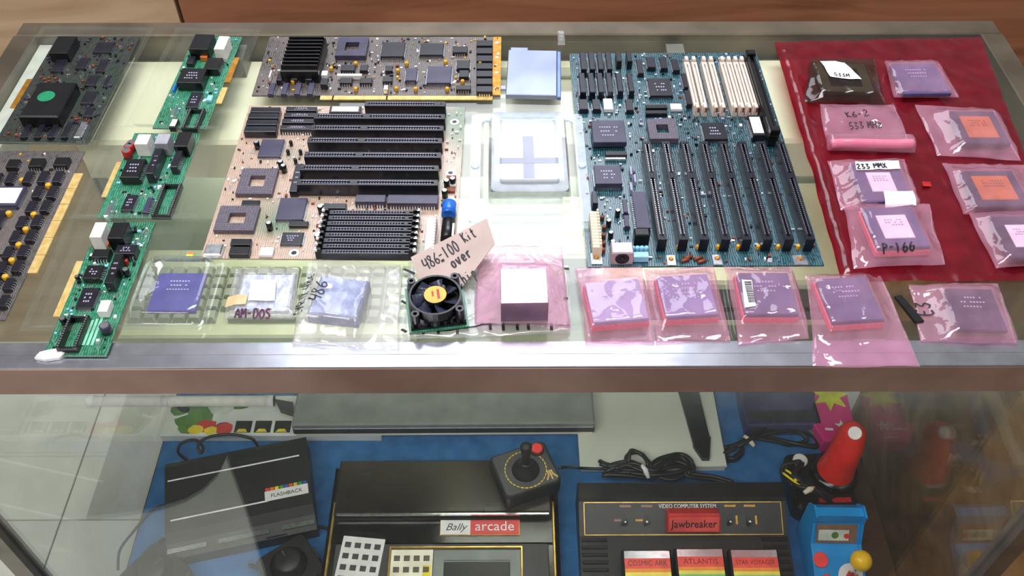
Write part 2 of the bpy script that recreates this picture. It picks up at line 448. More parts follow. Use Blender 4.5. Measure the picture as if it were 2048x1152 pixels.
for sx in (-1, 1):
    a, b = sorted((sx * .544, sx * (HW + .012)))
    cbox('side_rail', a, b, .476, .926, .965, ZT - .0005, M_BRONZE, .0015)
    a, b = sorted((sx * .535, sx * .556))
    cbox('corner_post', a, b, YF + .003, YF + .022, .30, .9645, M_ALUD, 0)
    a, b = sorted((sx * .538, sx * .556))
    cbox('corner_post', a, b, .932, .95, .30, .965, M_ALUD, 0)
    a, b = sorted((sx * .549, sx * .5535))
    cbox('side_glass', a, b, YF + .022, .932, .33, .965, M_PGLASS)
cbox('front_glass', -.535, .535, .4595, .464, .33, .9645, M_PGLASS)
cbox('back_panel', -.538, .538, .936, .944, .33, .965, M_GREYB)
cbox('deck', -.548, .548, .466, .934, .325, .3485, M_DECK)
cbox('base', -.55, .55, .462, .948, .0, .324, M_CAB)
cbox('inner_trim', -.5435, -.522, .50, .925, .950, .988, M_WHITE, .001)
# glass shelf half way down, set back from the front glass
cbox('middle_shelf', -.547, .547, .655, .934, .693, .699, M_GLASS)
for sx in (-1, 1):
    for y in (.68, .90):
        a, b = sorted((sx * .530, sx * .5485)); cbox('shelf_bracket', a, b, y, y + .012, .68, .6928, M_ALUD)
# lamp housing under the back of the top, tube below it
lamp = thing('case_light', 'cream light housing with a fluorescent tube under the back of the glass top', 'light fixture', (-.06, .845, .88))
mb = MB(); mb.box(0, 0, .04, .80, .15, .050, c=.004); mb.build('housing', M_CREAM, lamp)
mb = MB(); mb.box(.10, .045, .0895, .115, .02, .004, c=.0015); mb.build('access_cover', M_BEIGE, lamp)
mb = MB(); mb.cyl((-.36, 0, .022), .013, .72, 14, axis=(1, 0, 0)); mb.build('tube', pm('lit_tube', (250, 252, 245), None, 5, .4, emit=11.0), lamp)
for sx in (-1, 1):
    mb = MB(); mb.box(sx * .375, 0, .004, .03, .034, .037, c=.002); mb.build('lamp_holder', M_WHITE, lamp)
for sx in (-1, 1):
    mb = MB(); mb.box(sx * .25, .0805, .05, .03, .016, .03); mb.build('bracket', M_ALUD, lamp)
for sx in (-1, 1):
    mb = MB(); mb.box(sx * .25, .055, .089, .02, .03, .0245); mb.build('hanger', M_ALUD, lamp)

# unseen tube added behind the front rail to brighten the deck
lam2 = thing('rail_fill_tube', 'added fill tube hidden behind the front rail of the glass case', 'light fixture', (0, .4905, .948))
mb = MB(); mb.cyl((-.47, 0, 0), .0065, .94, 12, axis=(1, 0, 0)); mb.build('tube', pm('rail_fill_glow', (255, 250, 240), None, 5, .4, emit=27.0), lam2)
mb = MB(); mb.box(0, .0085, -.004, .95, .002, .0135); mb.box(0, 0, .0095, .95, .019, .002); mb.build('reflector', M_WHITE, lam2)  # added shield that keeps the fill tube's light downward
for sx in (-1, 1):
    mb = MB(); mb.box(sx * .486, -.004, -.010, .018, .020, .026, c=.001); mb.build('lamp_holder', M_WHITE, lam2)

Z0 = ZT + .0006        # what lies on the glass lies here

# ------------------------------------------------------------------ circuit boards
class Board:
    def __init__(s, name, label, cat, quad, mat, z=Z0, th=.0016, group=None, cut=None):
        c, w, d, a = quadrect(quad, z + th)
        s.w, s.d, s.rz, s.th = w, d, a, th
        s.root = thing(name, label, cat, (c.x, c.y, z), a, group)
        s.zt = z + th
        s.occ = []
        b = MB(); b.box(0, 0, 0, w, d, th)
        s.pcb = b.build('circuit_board', mat, s.root)
    def loc(s, px, py, h=0.0):
        p = W(px, py, s.zt + h) - s.root.location
        ca, sa = math.cos(-s.rz), math.sin(-s.rz)
        return p.x * ca - p.y * sa, p.x * sa + p.y * ca
    def rect(s, x0, y0, x1, y1, h):
        """local centre, width, depth of a top face whose outline's bounding pixels are given"""
        xc, yc = (x0 + x1) / 2, (y0 + y1) / 2
        k = (xc - 1012) / (yc + 1500)
        wpx = max((x1 - x0) - abs(k) * (y1 - y0), .45 * (x1 - x0))
        a = Vector(s.loc(xc - wpx / 2, yc, h)); b = Vector(s.loc(xc + wpx / 2, yc, h))
        e = Vector(s.loc(xc, y0, h)); f = Vector(s.loc(xc, y1, h))
        c = (a + b) / 2
        return c.x, c.y, (b - a).length, abs(e.y - f.y)
    def take(s, cx, cy, w, d): s.occ.append((cx, cy, w / 2 + .0012, d / 2 + .0012))
    def free(s, x, y, m=0): return all(abs(x - a) > w + m or abs(y - b) > d + m for a, b, w, d in s.occ)
    def chip(s, x0, y0, x1, y1, h=.0035, mat=None, pins=None, name='chip', gap=.0006, print_=False, lab=None, c=.0004, swap=False):
        cx, cy, w, d = s.rect(x0, y0, x1, y1, h)
        s.take(cx, cy, w, d)
        b = MB(); b.box(0, 0, gap, w, d, h - gap, c=min(c, w * .1, d * .1))
        o = b.build(name, mat or M_CHIP, s.root, (cx, cy, s.th))
        if pins:
            p = MB(); pitch = .00127 if pins == 'qfp' else .00254
            sides = [('x', 1), ('x', -1), ('y', 1), ('y', -1)] if pins == 'qfp' else ([('y', 1), ('y', -1)] if w >= d else [('x', 1), ('x', -1)])
            for ax, sg in sides:
                ln = (d if ax == 'x' else w) - .002
                n = max(2, int(ln / pitch))
                for i in range(n):
                    t = (i - (n - 1) / 2) * pitch
                    e = .0009 if pins == 'dip' else .0010
                    if ax == 'x': p.box(sg * (w / 2 + e / 2), t, 0, e, pitch * .45, h * .45)
                    else: p.box(t, sg * (d / 2 + e / 2), 0, pitch * .45, e, h * .45)
            r = p.build('pin_row', M_SILV, o); r['kind'] = 'stuff'
        if print_:
            p = MB(); rr = random.Random(int(x0 * 7 + y0))
            for k in range(3):
                yy = (1 - k) * d * .18; ww = w * rr.uniform(.35, .6)
                n = max(3, int(ww / .0022))
                for i in range(n):
                    if rr.random() < .82: p.box((i - n / 2 + .5) * ww / n, yy, h, ww / n * .6, min(.0018, d * .09), .00008)
            q = p.build('printed_marking', M_PRINT, o); q['kind'] = 'stuff'
        if lab:
            b = MB(); b.box(0, 0, h, w * .85, d * .8, .0002); b.build('paper_label', lab, o)
        return o
    def socket(s, x0, y0, x1, y1, h=.005, hole=.42, mat=None):
        cx, cy, w, d = s.rect(x0, y0, x1, y1, h); s.take(cx, cy, w, d)
        R = lambda a, b, c=.08: [(-a, -b), (a, -b), (a, b), (-a + a * c, b), (-a, b - b * c)]
        b = MB(); b.ringprism(R(w / 2, d / 2), R(w / 2 * hole, d / 2 * hole), .0003, h)
        o = b.build('processor_socket', mat or M_SOCK, s.root, (cx, cy, s.th))
        p = MB(); n = int(w / .00254); m_ = int(d / .00254)
        for i in range(n):
            for j in range(m_):
                x = (i - (n - 1) / 2) * .00254; y = (j - (m_ - 1) / 2) * .00254
                if abs(x) > w / 2 * hole + .001 or abs(y) > d / 2 * hole + .001:
                    if abs(x) < w / 2 - .001 and abs(y) < d / 2 - .001 and not (x < -w / 2 + .004 and y > d / 2 - .004):
                        p.box(x, y, h - .00005, .0007, .0007, .0001)
        q = p.build('pin_hole', M_BLACK, o); q['kind'] = 'stuff'
        return o
    def cap(s, px, py, h=.005, r=.0022, mat=None, name='capacitor'):
        x, y = s.loc(px, py, h); s.take(x, y, 2 * r, 2 * r)
        b = MB(); b.revolve((0, 0, 0), [(r * .9, 0), (r, h * .1), (r, h * .85), (r * .8, h)], 10)
        return b.build(name, mat or M_TANT, s.root, (x, y, s.th))
    def can(s, px, py, h, r, mat):
        x, y = s.loc(px, py, h); s.take(x, y, 2 * r, 2 * r)
        b = MB(); b.cyl((0, 0, 0), r, h, 16, cap=.0006)
        o = b.build('capacitor', mat, s.root, (x, y, s.th)); b = MB(); b.cyl((0, 0, h), r * .75, .0002, 16); b.build('vent_cap', M_SILV, o)
        return o
    def scatter(s, n, seed, mats, size=(.0012, .0035), hmax=.0025):
        r = random.Random(seed); b = MB(); k = 0; tries = 0
        while k < n and tries < n * 20:
            tries += 1
            x = r.uniform(-s.w / 2 + .003, s.w / 2 - .003); y = r.uniform(-s.d / 2 + .003, s.d / 2 - .003)
            if not s.free(x, y, .001): continue
            a = r.uniform(*size); c = a * r.uniform(.4, .8)
            if r.random() < .5: a, c = c, a
            b.box(x, y, s.th, a, c, r.uniform(.0006, hmax), mi=r.randrange(len(mats))); k += 1
        o = b.build('small_component', mats, s.root); o['kind'] = 'stuff'
    def hole(s, px, py, r=.0045):
        x, y = s.loc(px, py, 0); s.take(x, y, 2 * r, 2 * r)
        b = MB(); n = 18
        C = lambda q: [(q * math.cos(2 * math.pi * i / n), q * math.sin(2 * math.pi * i / n)) for i in range(n)]
        b.ringprism(C(r), C(r * .55), 0, .0003); o = b.build('screw_ring', M_SILV, s.root, (x, y, s.th))
        b = MB(); b.cyl((0, 0, .00005), r * .55, .0001, n); b.build('screw_hole', M_BLACK, o)

SCAT = [M_WHITE, M_BROWNC, M_BLACK, M_TANT, M_SILV, M_CHIP]

def isa_mesh(L, wd, h, notch=.40, seed=0):
    """edge connector slot: body with a long groove, cross rib, two rows of contacts"""
    b = MB(); g = wd * .30; hw = wd / 2
    b.box(0, 0, 0, L, wd, h * .6)
    for sg in (-1, 1):
        b.box(0, sg * (hw - (hw - g / 2) / 2), h * .6, L, hw - g / 2, h * .4, c=.0003)
    xn = L * (notch - .5)
    for x, w in ((-L / 2 + .002, .004), (L / 2 - .002, .004), (xn, .007)):
        b.box(x, 0, h * .6, w, g, h * .4 - .0001)
    c = MB(); n = int((L - .01) / .00254)
    for i in range(n):
        x = -L / 2 + .006 + i * .00254
        if abs(x - xn) < .0045: continue
        for sg in (-1, 1):
            c.box(x, sg * g * .62, h - .0002, .0011, g * .38, .0004)
    return b, c

def add_slot(bd, x, y, L, wd, h, rz, cache, mat=None, notch=.40, cmat=None, name='expansion_slot'):
    key = (name, round(L, 3), rz)
    if key not in cache:
        b, c = isa_mesh(L, wd, h, notch)
        o = b.build(name, mat or M_SLOT, bd.root); q = c.build('contact_row', cmat or M_PRINT, o); q['kind'] = 'stuff'
        cache[key] = (o.data, q.data)
    else:
        o = link(name, cache[key][0], bd.root); q = link('contact_row', cache[key][1], o); q['kind'] = 'stuff'
    o.location = (x, y, bd.th); o.rotation_euler = (0, 0, rz)
    if abs(math.sin(rz)) > .5: bd.take(x, y, wd, L)
    else: bd.take(x, y, L, wd)
    return o

# --- left motherboard: seven slots lying across, eight memory sockets, two empty processor sockets
BL = Board('motherboard', 'tan and green motherboard with slots lying across and two empty processor sockets', 'circuit board',
           [(497, 211), (929, 214), (911, 520), (403, 517)], pcb_mat('tan_solder_mask', (96, 122, 96), (188, 160, 142), (132, 126, 110), 11, .22, 2.0, .34))
cache = {}
for x0, x1, y in ((737, 891, 207), (634, 890, 232), (625, 887, 255), (619, 884, 280), (615, 882, 309), (608, 877, 335), (602, 876, 364)):
    h = .0145
    a = BL.loc(x0, y, h); b = BL.loc(x1, y, h)
    L = .083 if x1 - x0 < 200 else .1325
    add_slot(BL, b[0] - L / 2, (a[1] + b[1]) / 2, L, .0078, h, 0, cache, notch=.40 if L > .1 else .9)
for (x0, x1), (y0, y1) in zip(((500, 561), (495, 559), (491, 556), (487, 554)), ((214, 224), (226, 236), (239, 249), (252, 263))):
    o = BL.chip(x0, y0, x1, y1, .0085, M_SLOT, name='cache_socket')
    cx, cy, w, d = BL.rect(x0, y0, x1, y1, .0085)
    for sg in (-1, 1):
        b = MB(); b.box(sg * w * .24, 0, .0085, w * .4, d * .18, .0002); b.build('groove', M_BLACK, o)
for (x0, x1), (y0, y1) in zip(((571, 634), (567, 632), (563, 629), (559, 627)), ((213, 221), (225, 233), (237, 245), (250, 258))):
    BL.chip(x0, y0, x1, y1, .0075, M_CHIP, 'dip', name='cache_chip', print_=True)
BL.chip(658, 212, 723, 224, .008, M_CHIP, 'dip', lab=M_LABEL, name='labelled_chip')
BL.chip(515, 278, 569, 312, .004, M_CHIPV, 'qfp')
BL.socket(471, 336, 557, 387); BL.socket(427, 411, 520, 460)
BL.chip(579, 327, 607, 382, .008, M_CHIP, 'dip', print_=True)
BL.chip(551, 395, 615, 438, .0042, M_CHIPV, 'qfp'); BL.chip(560, 464, 608, 488, .0035, M_CHIP, 'qfp', print_=True)
BL.chip(577, 442, 617, 451, .004, M_BLACK, name='header_block')
BL.chip(710, 389, 772, 403, .008, M_CHIPV, 'dip'); BL.chip(774, 389, 877, 406, .008, M_CHIPV, 'dip', name='bios_chip'); BL.chip(646, 406, 693, 416, .007, M_CHIP, 'dip')
# memory sockets with sprung end clips
simm = {}
for k, y in enumerate((424, 435, 446, 457.5, 469, 480, 491.5, 503)):
    h = .0085
    a = BL.loc(660 - k * 1.8, y, h); b = BL.loc(826 - k * 1.8, y, h); L = b[0] - a[0]
    o = add_slot(BL, (a[0] + b[0]) / 2, (a[1] + b[1]) / 2, .0775, .0052, h, 0, simm, notch=.95, name='memory_socket', cmat=M_PRINT)
    for sg in (-1, 1):
        m = MB(); m.box(sg * .0415, 0, 0, .0055, .0042, .0125, c=.0006, td=.6); m.box(sg * .0437, 0, .0095, .003, .003, .003, c=.0006, mi=1); m.build('end_clip', [M_BLACK, M_SILV], o)
p = BL.loc(861, 466, .012)
o = None
for k in range(12):
    b = MB(); b.box(0, 0, 0, .0085, .0034, .0105, c=.0006); b.box(.0035, 0, .0105, .0018, .0024, .0035, c=.0003)
    q = b.build('power_pin_housing', M_WHITE, BL.root, (p[0], p[1] + (k - 5.5) * .0037, BL.th))
BL.take(p[0], p[1], .010, .046)
x, y = BL.loc(898, 420, .006)
b = MB(); b.cyl((0, -.0085, .0068), .0066, .017, 18, axis=(0, 1, 0), cap=.001); b.build('capacitor', M_BLUE, BL.root, (x, y, BL.th)); BL.take(x, y, .015, .02)
x, y = BL.loc(896, 462, .006)
b = MB(); b.cyl((0, -.012, .0065), .0062, .025, 18, axis=(0, 1, 0), cap=.001); o = b.build('battery', M_BLACK, BL.root, (x, y, BL.th)); BL.take(x, y, .015, .028)
b = MB(); b.box(.0045, -.003, .0105, .003, .016, .0006); b.build('paper_label', M_LABEL, o)
BL.chip(406, 487, 447, 509, .0055, M_SILV, name='crystal', c=.001); BL.chip(460, 477, 503, 489, .006, M_BLACK); BL.chip(457, 493, 501, 508, .006, M_BLACK)
BL.chip(517, 493, 548, 509, .0045, M_WHITE, name='crystal', c=.001)
BL.chip(482, 400, 520, 410, .003, M_BLACK)
for px, py in ((588, 506), (909, 244), (901, 346)): BL.hole(px, py)
for px, py in ((537, 445), (512, 283), (634, 470), (566, 330), (560, 322), (640, 412), (889, 380), (893, 360), (905, 356)): BL.can(px, py, .009, .0028, M_BLACK)
for px, py in ((581, 282), (600, 300), (590, 318), (575, 300)): BL.cap(px, py, .006, .0018, M_BLACK)
BL.chip(893, 350, 912, 358, .003, M_BROWNC, name='resistor'); BL.chip(893, 362, 912, 370, .003, M_WHITE, name='resistor'); BL.chip(892, 374, 910, 382, .003, M_BROWNC, name='resistor')
BL.scatter(230, 5, [M_WHITE, M_BROWNC, M_BLACK, M_WHITE, M_SILV, M_CHIP])

# --- right motherboard: eight long slots running front to back, ivory memory sockets
BR = Board('motherboard', 'blue-green motherboard with eight long black slots and ivory memory sockets', 'circuit board',
           [(1137, 108), (1519, 104), (1640, 532), (1177, 532)], pcb_mat('teal_solder_mask', (14, 46, 54), (26, 66, 76), (84, 122, 134), 8, .2, 6.0))
sl = {}
L = .1385; h = .0150
for k in range(8):
    xb = 1293 + (1564 - 1293) * k / 7; xf = 1325 + (1617 - 1325) * k / 7
    a = BR.loc(xb, 284, h); b = BR.loc(xf, 477, h)
    L = abs(a[1] - b[1])
    add_slot(BR, (a[0] + b[0]) / 2, (a[1] + b[1]) / 2, .136, .0082, h, -math.pi / 2, sl, notch=.37, cmat=M_SILV)
# ivory memory sockets
sm = {}
for xt, xb in ((1372, 1395), (1386, 1411), (1407, 1431), (1421, 1447), (1442, 1472), (1455.5, 1485.5), (1469, 1499), (1482.5, 1512)):
    h = .009
    a = BR.loc(xt, 116, h); b = BR.loc(xb, 220, h)
    o = add_slot(BR, (a[0] + b[0]) / 2, (a[1] + b[1]) / 2, .078, .0058, h, -math.pi / 2, sm, mat=M_IVORY, notch=.97, name='memory_socket', cmat=M_WHITE)
    for sg in (-1, 1):
        m = MB(); m.box(sg * .042, 0, 0, .0065, .0052, .0125, c=.0008, td=.7); m.box(sg * .044, .0008, .006, .004, .0016, .005, mi=1); m.build('end_clip', [M_IVORY, M_BROWNC], o)
# long black connector along the right edge
a = BR.loc(1502, 100, .02); b = BR.loc(1550, 262, .02)
m = MB(); Lc = abs(a[1] - b[1])
m.box(0, 0, 0, .0095, Lc, .014, c=.0008); m.box(-.0028, 0, .014, .0022, Lc - .004, .004, c=.0004); m.box(.0028, 0, .014, .0022, Lc - .004, .004, c=.0004)
for sg in (-1, 1): m.box(0, sg * (Lc / 2 - .004), .014, .0095, .008, .007, c=.001)
m.build('edge_connector', M_BLACK, BR.root, ((a[0] + b[0]) / 2, (a[1] + b[1]) / 2, BR.th)); BR.take((a[0] + b[0]) / 2, (a[1] + b[1]) / 2, .012, Lc)
for k in range(4):
    BR.chip(1159 + 17 * k, 104, 1174 + 17 * k, 138, .011, M_SLOT, 'dip', name='memory_chip', c=.0012)
    BR.chip(1157 + 18 * k, 145, 1173 + 18 * k, 184, .011, M_SLOT, 'dip', name='memory_chip', c=.0012)
for k in range(2):
    BR.chip(1231 + 21 * k, 103, 1244 + 21 * k, 122, .011, M_BLACK, name='memory_chip'); BR.chip(1231 + 22 * k, 145, 1247 + 22 * k, 182, .010, M_SLOT, 'dip', name='memory_chip', c=.0012)
for a in ((1272, 118, 1288, 146), (1292, 114, 1312, 134), (1318, 114, 1336, 136), (1342, 118, 1360, 140), (1157, 198, 1177, 218), (1184, 198, 1202, 218), (1250, 198, 1268, 220), (1362, 146, 1378, 174), (1368, 180, 1385, 208)):
    BR.chip(*a, .006, M_CHIP, 'dip')
BR.chip(1206, 196, 1227, 217, .0055, M_WHITE, name='crystal', c=.0012)
BR.chip(1294, 156, 1346, 191, .005, M_CHIP, 'qfp', print_=True)
BR.chip(1291, 209, 1335, 216, .005, M_BLACK, name='resistor_pack'); BR.chip(1291, 220, 1335, 227, .005, M_BLACK, name='resistor_pack')
BR.chip(1340, 206, 1365, 217, .0045, M_WHITE, name='crystal', c=.001)
BR.chip(1182, 240, 1253, 284, .010, M_CHIPV, None, name='processor', gap=.004, print_=True)
BR.socket(1293, 237, 1357, 277, .0065, .42)
BR.chip(1402, 245, 1456, 278, .005, M_CHIP, 'qfp', print_=True)
BR.chip(1495, 230, 1531, 270, .009, M_CHIP, 'dip', lab=M_LABEL, name='labelled_chip')
BR.chip(1210, 302, 1254, 310, .006, M_BLACK, name='header_block'); BR.chip(1210, 312, 1252, 318, .004, M_SILV, name='header_block')
BR.chip(1187, 330, 1245, 367, .009, M_CHIPV, 'qfp', print_=True)
BR.chip(1263, 382, 1301, 455, .009, M_CHIPV, 'dip', name='keyboard_chip')
BR.chip(1268, 456, 1300, 470, .013, M_BLACK, name='jumper_block', c=.003)
BR.chip(1183, 382, 1196, 406, .009, M_CHIP, name='relay'); BR.chip(1244, 398, 1257, 424, .006, M_CHIPV, 'dip'); BR.chip(1247, 430, 1260, 452, .006, M_CHIPV, 'dip')
p = BR.loc(1192, 455, .012)
for k in range(12):
    b = MB(); b.box(0, 0, 0, .0085, .0034, .0105, c=.0006); b.box(.003, 0, .0105, .0018, .0024, .0035, c=.0003)
    b.build('power_pin_housing', pm('cream_plastic', (222, 206, 178), (236, 222, 198), 60, .45), BR.root, (p[0], p[1] + (k - 5.5) * .0039, BR.th))
BR.take(p[0], p[1], .011, .048)
x, y = BR.loc(1244, 492, .014)
b = MB(); b.box(0, 0, 0, .0195, .014, .0145, c=.001); o = b.build('keyboard_port', pm('port_shell', (176, 160, 164), (196, 182, 186), 60, .35, metal=.4), BR.root, (x, y - .002, BR.th)); BR.take(x, y - .002, .021, .02)
b = MB(); b.cyl((0, -.0070, .0072), .0062, .0004, 22, axis=(0, -1, 0)); b.cyl((0, -.0072, .0072), .0025, .0012, 12, axis=(0, -1, 0), mi=1); b.build('port_opening', [M_BLACK, M_CHIP], o)
for k in range(4):
    x, y = BR.loc(1266 + 9 * k, 494, .008)
    b = MB(); b.cyl((0, 0, 0), .0021, .0085, 10, cap=.0008); b.build('choke', M_LBLUE, BR.root, (x, y, BR.th)); BR.take(x, y, .004, .004)
BR.chip(1265, 503, 1298, 514, .007, M_LBLUE, name='choke')
for a in ((1181, 506, 1205, 528), (1332, 510, 1353, 530), (1423, 509, 1446, 529), (1583, 510, 1617, 529)):
    o = BR.chip(*a, .0012, M_SILV, name='metal_tab', gap=.0002, c=.0002)
    b = MB(); b.cyl((0, .0015, .0012), .0022, .0012, 12, cap=.0005); b.build('screw', M_GOLD, o)
for px, py in ((1371, 520), (1397, 516), (1405, 522), (1377, 514)):
    x, y = BR.loc(px, py, .003); b = MB(); b.cyl((-.004, 0, .0016), .0016, .008, 10, axis=(1, .3, 0)); b.build('resistor', M_BROWNC, BR.root, (x, y, BR.th))
for px, py in ((1209, 452), (1208, 468), (1208, 484), (1205, 432), (1207, 497)): BR.cap(px, py, .005, .002, M_BROWNC)
for px, py in ((1218, 440), (1222, 464), (1236, 420), (1226, 482)): BR.can(px, py, .008, .0024, M_BLACK)
for px, py in ((1262, 340), (1270, 356), (1262, 372)): BR.chip(px - 3, py - 8, px + 3, py + 8, .006, M_PRINT, name='header_block')
for k in range(7):
    x = 1325 + 40 * k
    BR.cap(x, 300, .004, .0018); BR.cap(x + 32, 490, .005, .0019)
BR.scatter(330, 9, [M_WHITE, M_BROWNC, M_BLACK, M_SILV, M_SILV, M_CHIP, M_PRINT])

# --- long brown adapter card at the back, its gold edge towards the front
BT = Board('adapter_card', 'long dark brown adapter card with a gold end strip along the back rail', 'circuit board',
           [(533, 74), (1008, 73), (995, 192), (511, 190)], pcb_mat('brown_solder_mask', (58, 50, 48), (84, 74, 72), (120, 108, 100), 16, .34, 1.0))
BT.chip(561, 74, 652, 141, .016, M_BLACK, name='heat_sink', c=.001)
o = bpy.data.objects[[c.name for c in BT.root.children if c.name.startswith('heat_sink')][0]]
cx, cy, w, d = BT.rect(561, 74, 652, 141, .016)
for k in range(9):
    b = MB(); b.box(0, (k - 4) * d / 9.5, .016, w * .96, .0016, .004); b.build('fin', M_BLACK, o)
BT.socket(670, 74, 738, 111, .006, .45, M_CHIPV)
for a in ((761, 84, 811, 112), (839, 86, 888, 109), (853, 132, 904, 165), (810, 136, 835, 160)): BT.chip(*a, .005, M_CHIPV if a[1] > 120 else M_CHIP, 'qfp')
for a in ((681, 129, 711, 140), (719, 129, 737, 140), (770, 131, 786, 141), (679, 155, 705, 165), (719, 155, 745, 165), (765, 153, 785, 162)): BT.chip(*a, .005, M_CHIP, 'dip')
for k in range(4): BT.chip(535 + 26 * k, 165, 552 + 26 * k, 187, .006, M_CHIPV, 'dip')
for a in ((552, 144, 568, 160), (582, 144, 598, 158), (611, 144, 627, 159), (640, 156, 657, 168)): BT.chip(*a, .007, M_CHIP, 'dip')
for k in range(7): BT.chip(953, 80 + 15.3 * k, 985, 91 + 15.3 * k, .006, M_CHIP, 'dip')
for a in ((913, 120, 940, 136), (918, 140, 938, 153), (912, 170, 942, 178), (905, 92, 935, 104)): BT.chip(*a, .005, M_CHIP, 'dip')
for px, py in ((662, 134), (711, 124), (813, 124), (891, 121), (795, 138), (585, 160), (711, 175), (792, 174), (831, 175), (894, 175), (925, 160), (960, 122)): BT.cap(px, py)
BT.chip(642, 141, 656, 150, .007, M_WHITE, name='crystal'); BT.chip(674, 147, 724, 151, .006, M_WHITE, name='jumper_wire')
BT.chip(767, 170, 777, 178, .007, M_SILV, name='crystal'); BT.chip(537, 140, 544, 154, .006, M_WHITE, name='crystal')
m = MB(); m.box(-.0 + BT.w / 2 - .0045, 0, BT.th, .009, BT.d * .99, .0004); m.build('gold_end_strip', M_GOLD, BT.root)
for k in range(4): m = MB(); m.cyl((BT.w / 2 - .0045, (k - 1.5) * BT.d * .26, BT.th + .0004), .0022, .0003, 12); m.build('screw_hole', M_IVORY, BT.root)
for x0, x1 in ((640, 664), (667, 772), (775, 985)):
    a = BT.loc(x0, 196); b = BT.loc(x1, 196); m = MB(); m.box((a[0] + b[0]) / 2, -BT.d / 2 - .0033, .0002, b[0] - a[0], .0066, .0012); m.build('edge_contact', M_FINGER, BT.root)
BT.scatter(200, 3, SCAT)

# --- dark green card in the back left corner
BA = Board('adapter_card', 'dark green card with a black cooler and green round sticker, back left corner', 'circuit board',
           [(104, 72), (274, 74), (182, 286), (2, 286)], pcb_mat('dark_green_mask', (12, 34, 22), (26, 30, 24), (58, 66, 54), 16, .4, 3.0), z=Z0 + .0016)
BA.chip(97, 72, 153, 106, .012, M_BLACK, name='connector_block')
o = BA.chip(38, 163, 153, 232, .014, M_BLACK, name='cooler', c=.0015)
cx, cy, w, d = BA.rect(38, 163, 153, 232, .014)
m = MB(); m.cyl((-.003, .004, .014), .0088, .0003, 28); m.build('round_sticker', pm('green_sticker', (20, 120, 80), (30, 140, 96), 60, .4), o)
for k in range(5): BA.chip(40 + 27 * k, 243, 66 + 27 * k, 274, .004, M_CHIP if k != 4 else M_SILV, 'dip', name='memory_chip')
for a in ((100, 118, 136, 142), (150, 115, 180, 136), (190, 118, 218, 142), (168, 150, 200, 170), (160, 182, 196, 206), (165, 215, 190, 232), (205, 150, 222, 172), (185, 84, 230, 104)): BA.chip(*a, .004, M_CHIP, 'qfp')
m = MB(); m.box(-BA.w / 2 - .003, -.012, .0002, .006, .05, .0013); m.build('edge_contact', M_GOLD, BA.root)
BA.scatter(160, 21, [M_CHIP, M_BROWNC, M_SILV, M_CHIPV])

# --- grey-brown card at the left edge with rows of black chips and gold contacts
BB = Board('adapter_card', 'grey-brown card with rows of black chips and gold contacts at the left edge', 'circuit board',
           [(-160, 302), (166, 302), (14, 640), (-380, 640)], pcb_mat('grey_brown_mask', (66, 62, 62), (92, 84, 82), (110, 104, 100), 16, .4, 8.0))
for px, py in ((85, 352), (115, 352), (74, 382), (103, 382), (61, 412), (90, 410), (42, 442), (72, 440), (29, 471), (60, 469), (14, 503), (44, 500), (2, 533), (33, 531), (16, 566), (-12, 564), (6, 600), (-26, 598), (55, 353), (20, 353), (-8, 356)):
    BB.chip(px - 13, py - 11, px + 13, py + 11, .006, M_CHIP, 'dip', name='memory_chip')
BB.chip(-22, 372, 52, 410, .006, M_CHIPV, 'qfp', lab=M_LABEL, name='labelled_chip'); BB.chip(-20, 420, 14, 452, .005, M_CHIP, 'qfp')
for px, py in ((43, 358), (95, 368), (16, 424), (66, 426), (36, 487), (9, 551), (50, 456), (22, 518)): BB.cap(px, py, .005, .0028)
for a in ((10, 318, 40, 334), (55, 316, 90, 332), (105, 314, 140, 330)): BB.chip(*a, .006, M_BLACK, 'dip')
n = 6
for k in range(n):
    a = BB.loc(172, 346); b = BB.loc(80, 546)
    Lc = abs(a[1] - b[1]) / n
    m = MB(); m.box(BB.w / 2 + .0042, a[1] - Lc * (k + .5), .0002, .0084, Lc - .0006, .0013); m.build('edge_contact', M_FINGER, BB.root)
BB.scatter(120, 31, SCAT)

# --- three small green network cards, one behind the other, in clear trays
M_GRN = pcb_mat('green_solder_mask', (16, 92, 62), (24, 110, 80), (90, 160, 130), 18, .3, 4.0)
M_TRAY = film('clear_tray_plastic', (248, 250, 248), (215, 224, 215), .04, rough=.06, ior=1.46)
def tray(label, quad, h=.008, name='clear_plastic_tray', group=None):
    c, w, d, a = quadrect(quad, Z0)
    m = MB(); hw, hd = w / 2, d / 2
    rings = [(hw - .009, hd - .009, .0002), (hw - .006, hd - .006, h), (hw, hd, h + .0004)]
    vs = []
    for x, y, z in rings: vs += [(-x, -y, z), (x, -y, z), (x, y, z), (-x, y, z)]
    fs = [(0, 1, 2, 3)]
    for k in range(2):
        for i in range(4): j = (i + 1) % 4; fs.append((4 * k + i, 4 * k + j, 4 * k + 4 + j, 4 * k + 4 + i))
    m.add(vs, fs)
    return tag(m.build(name, M_TRAY, None, (c.x, c.y, Z0), a), label, 'plastic tray', group)
tray('clear plastic tray under the dark green card in the back left corner', [(66, 60), (300, 66), (206, 302), (-40, 300)], .006)
tray('clear plastic tray under the rearmost small green card', [(326, 64), (502, 70), (470, 268), (285, 264)], .006)
tray('clear plastic tray under the middle small green card', [(208, 262), (432, 262), (408, 446), (170, 446)], .006)
tray('clear plastic tray under the small green card at the front rail', [(128, 440), (396, 438), (340, 668), (62, 672)], .006)

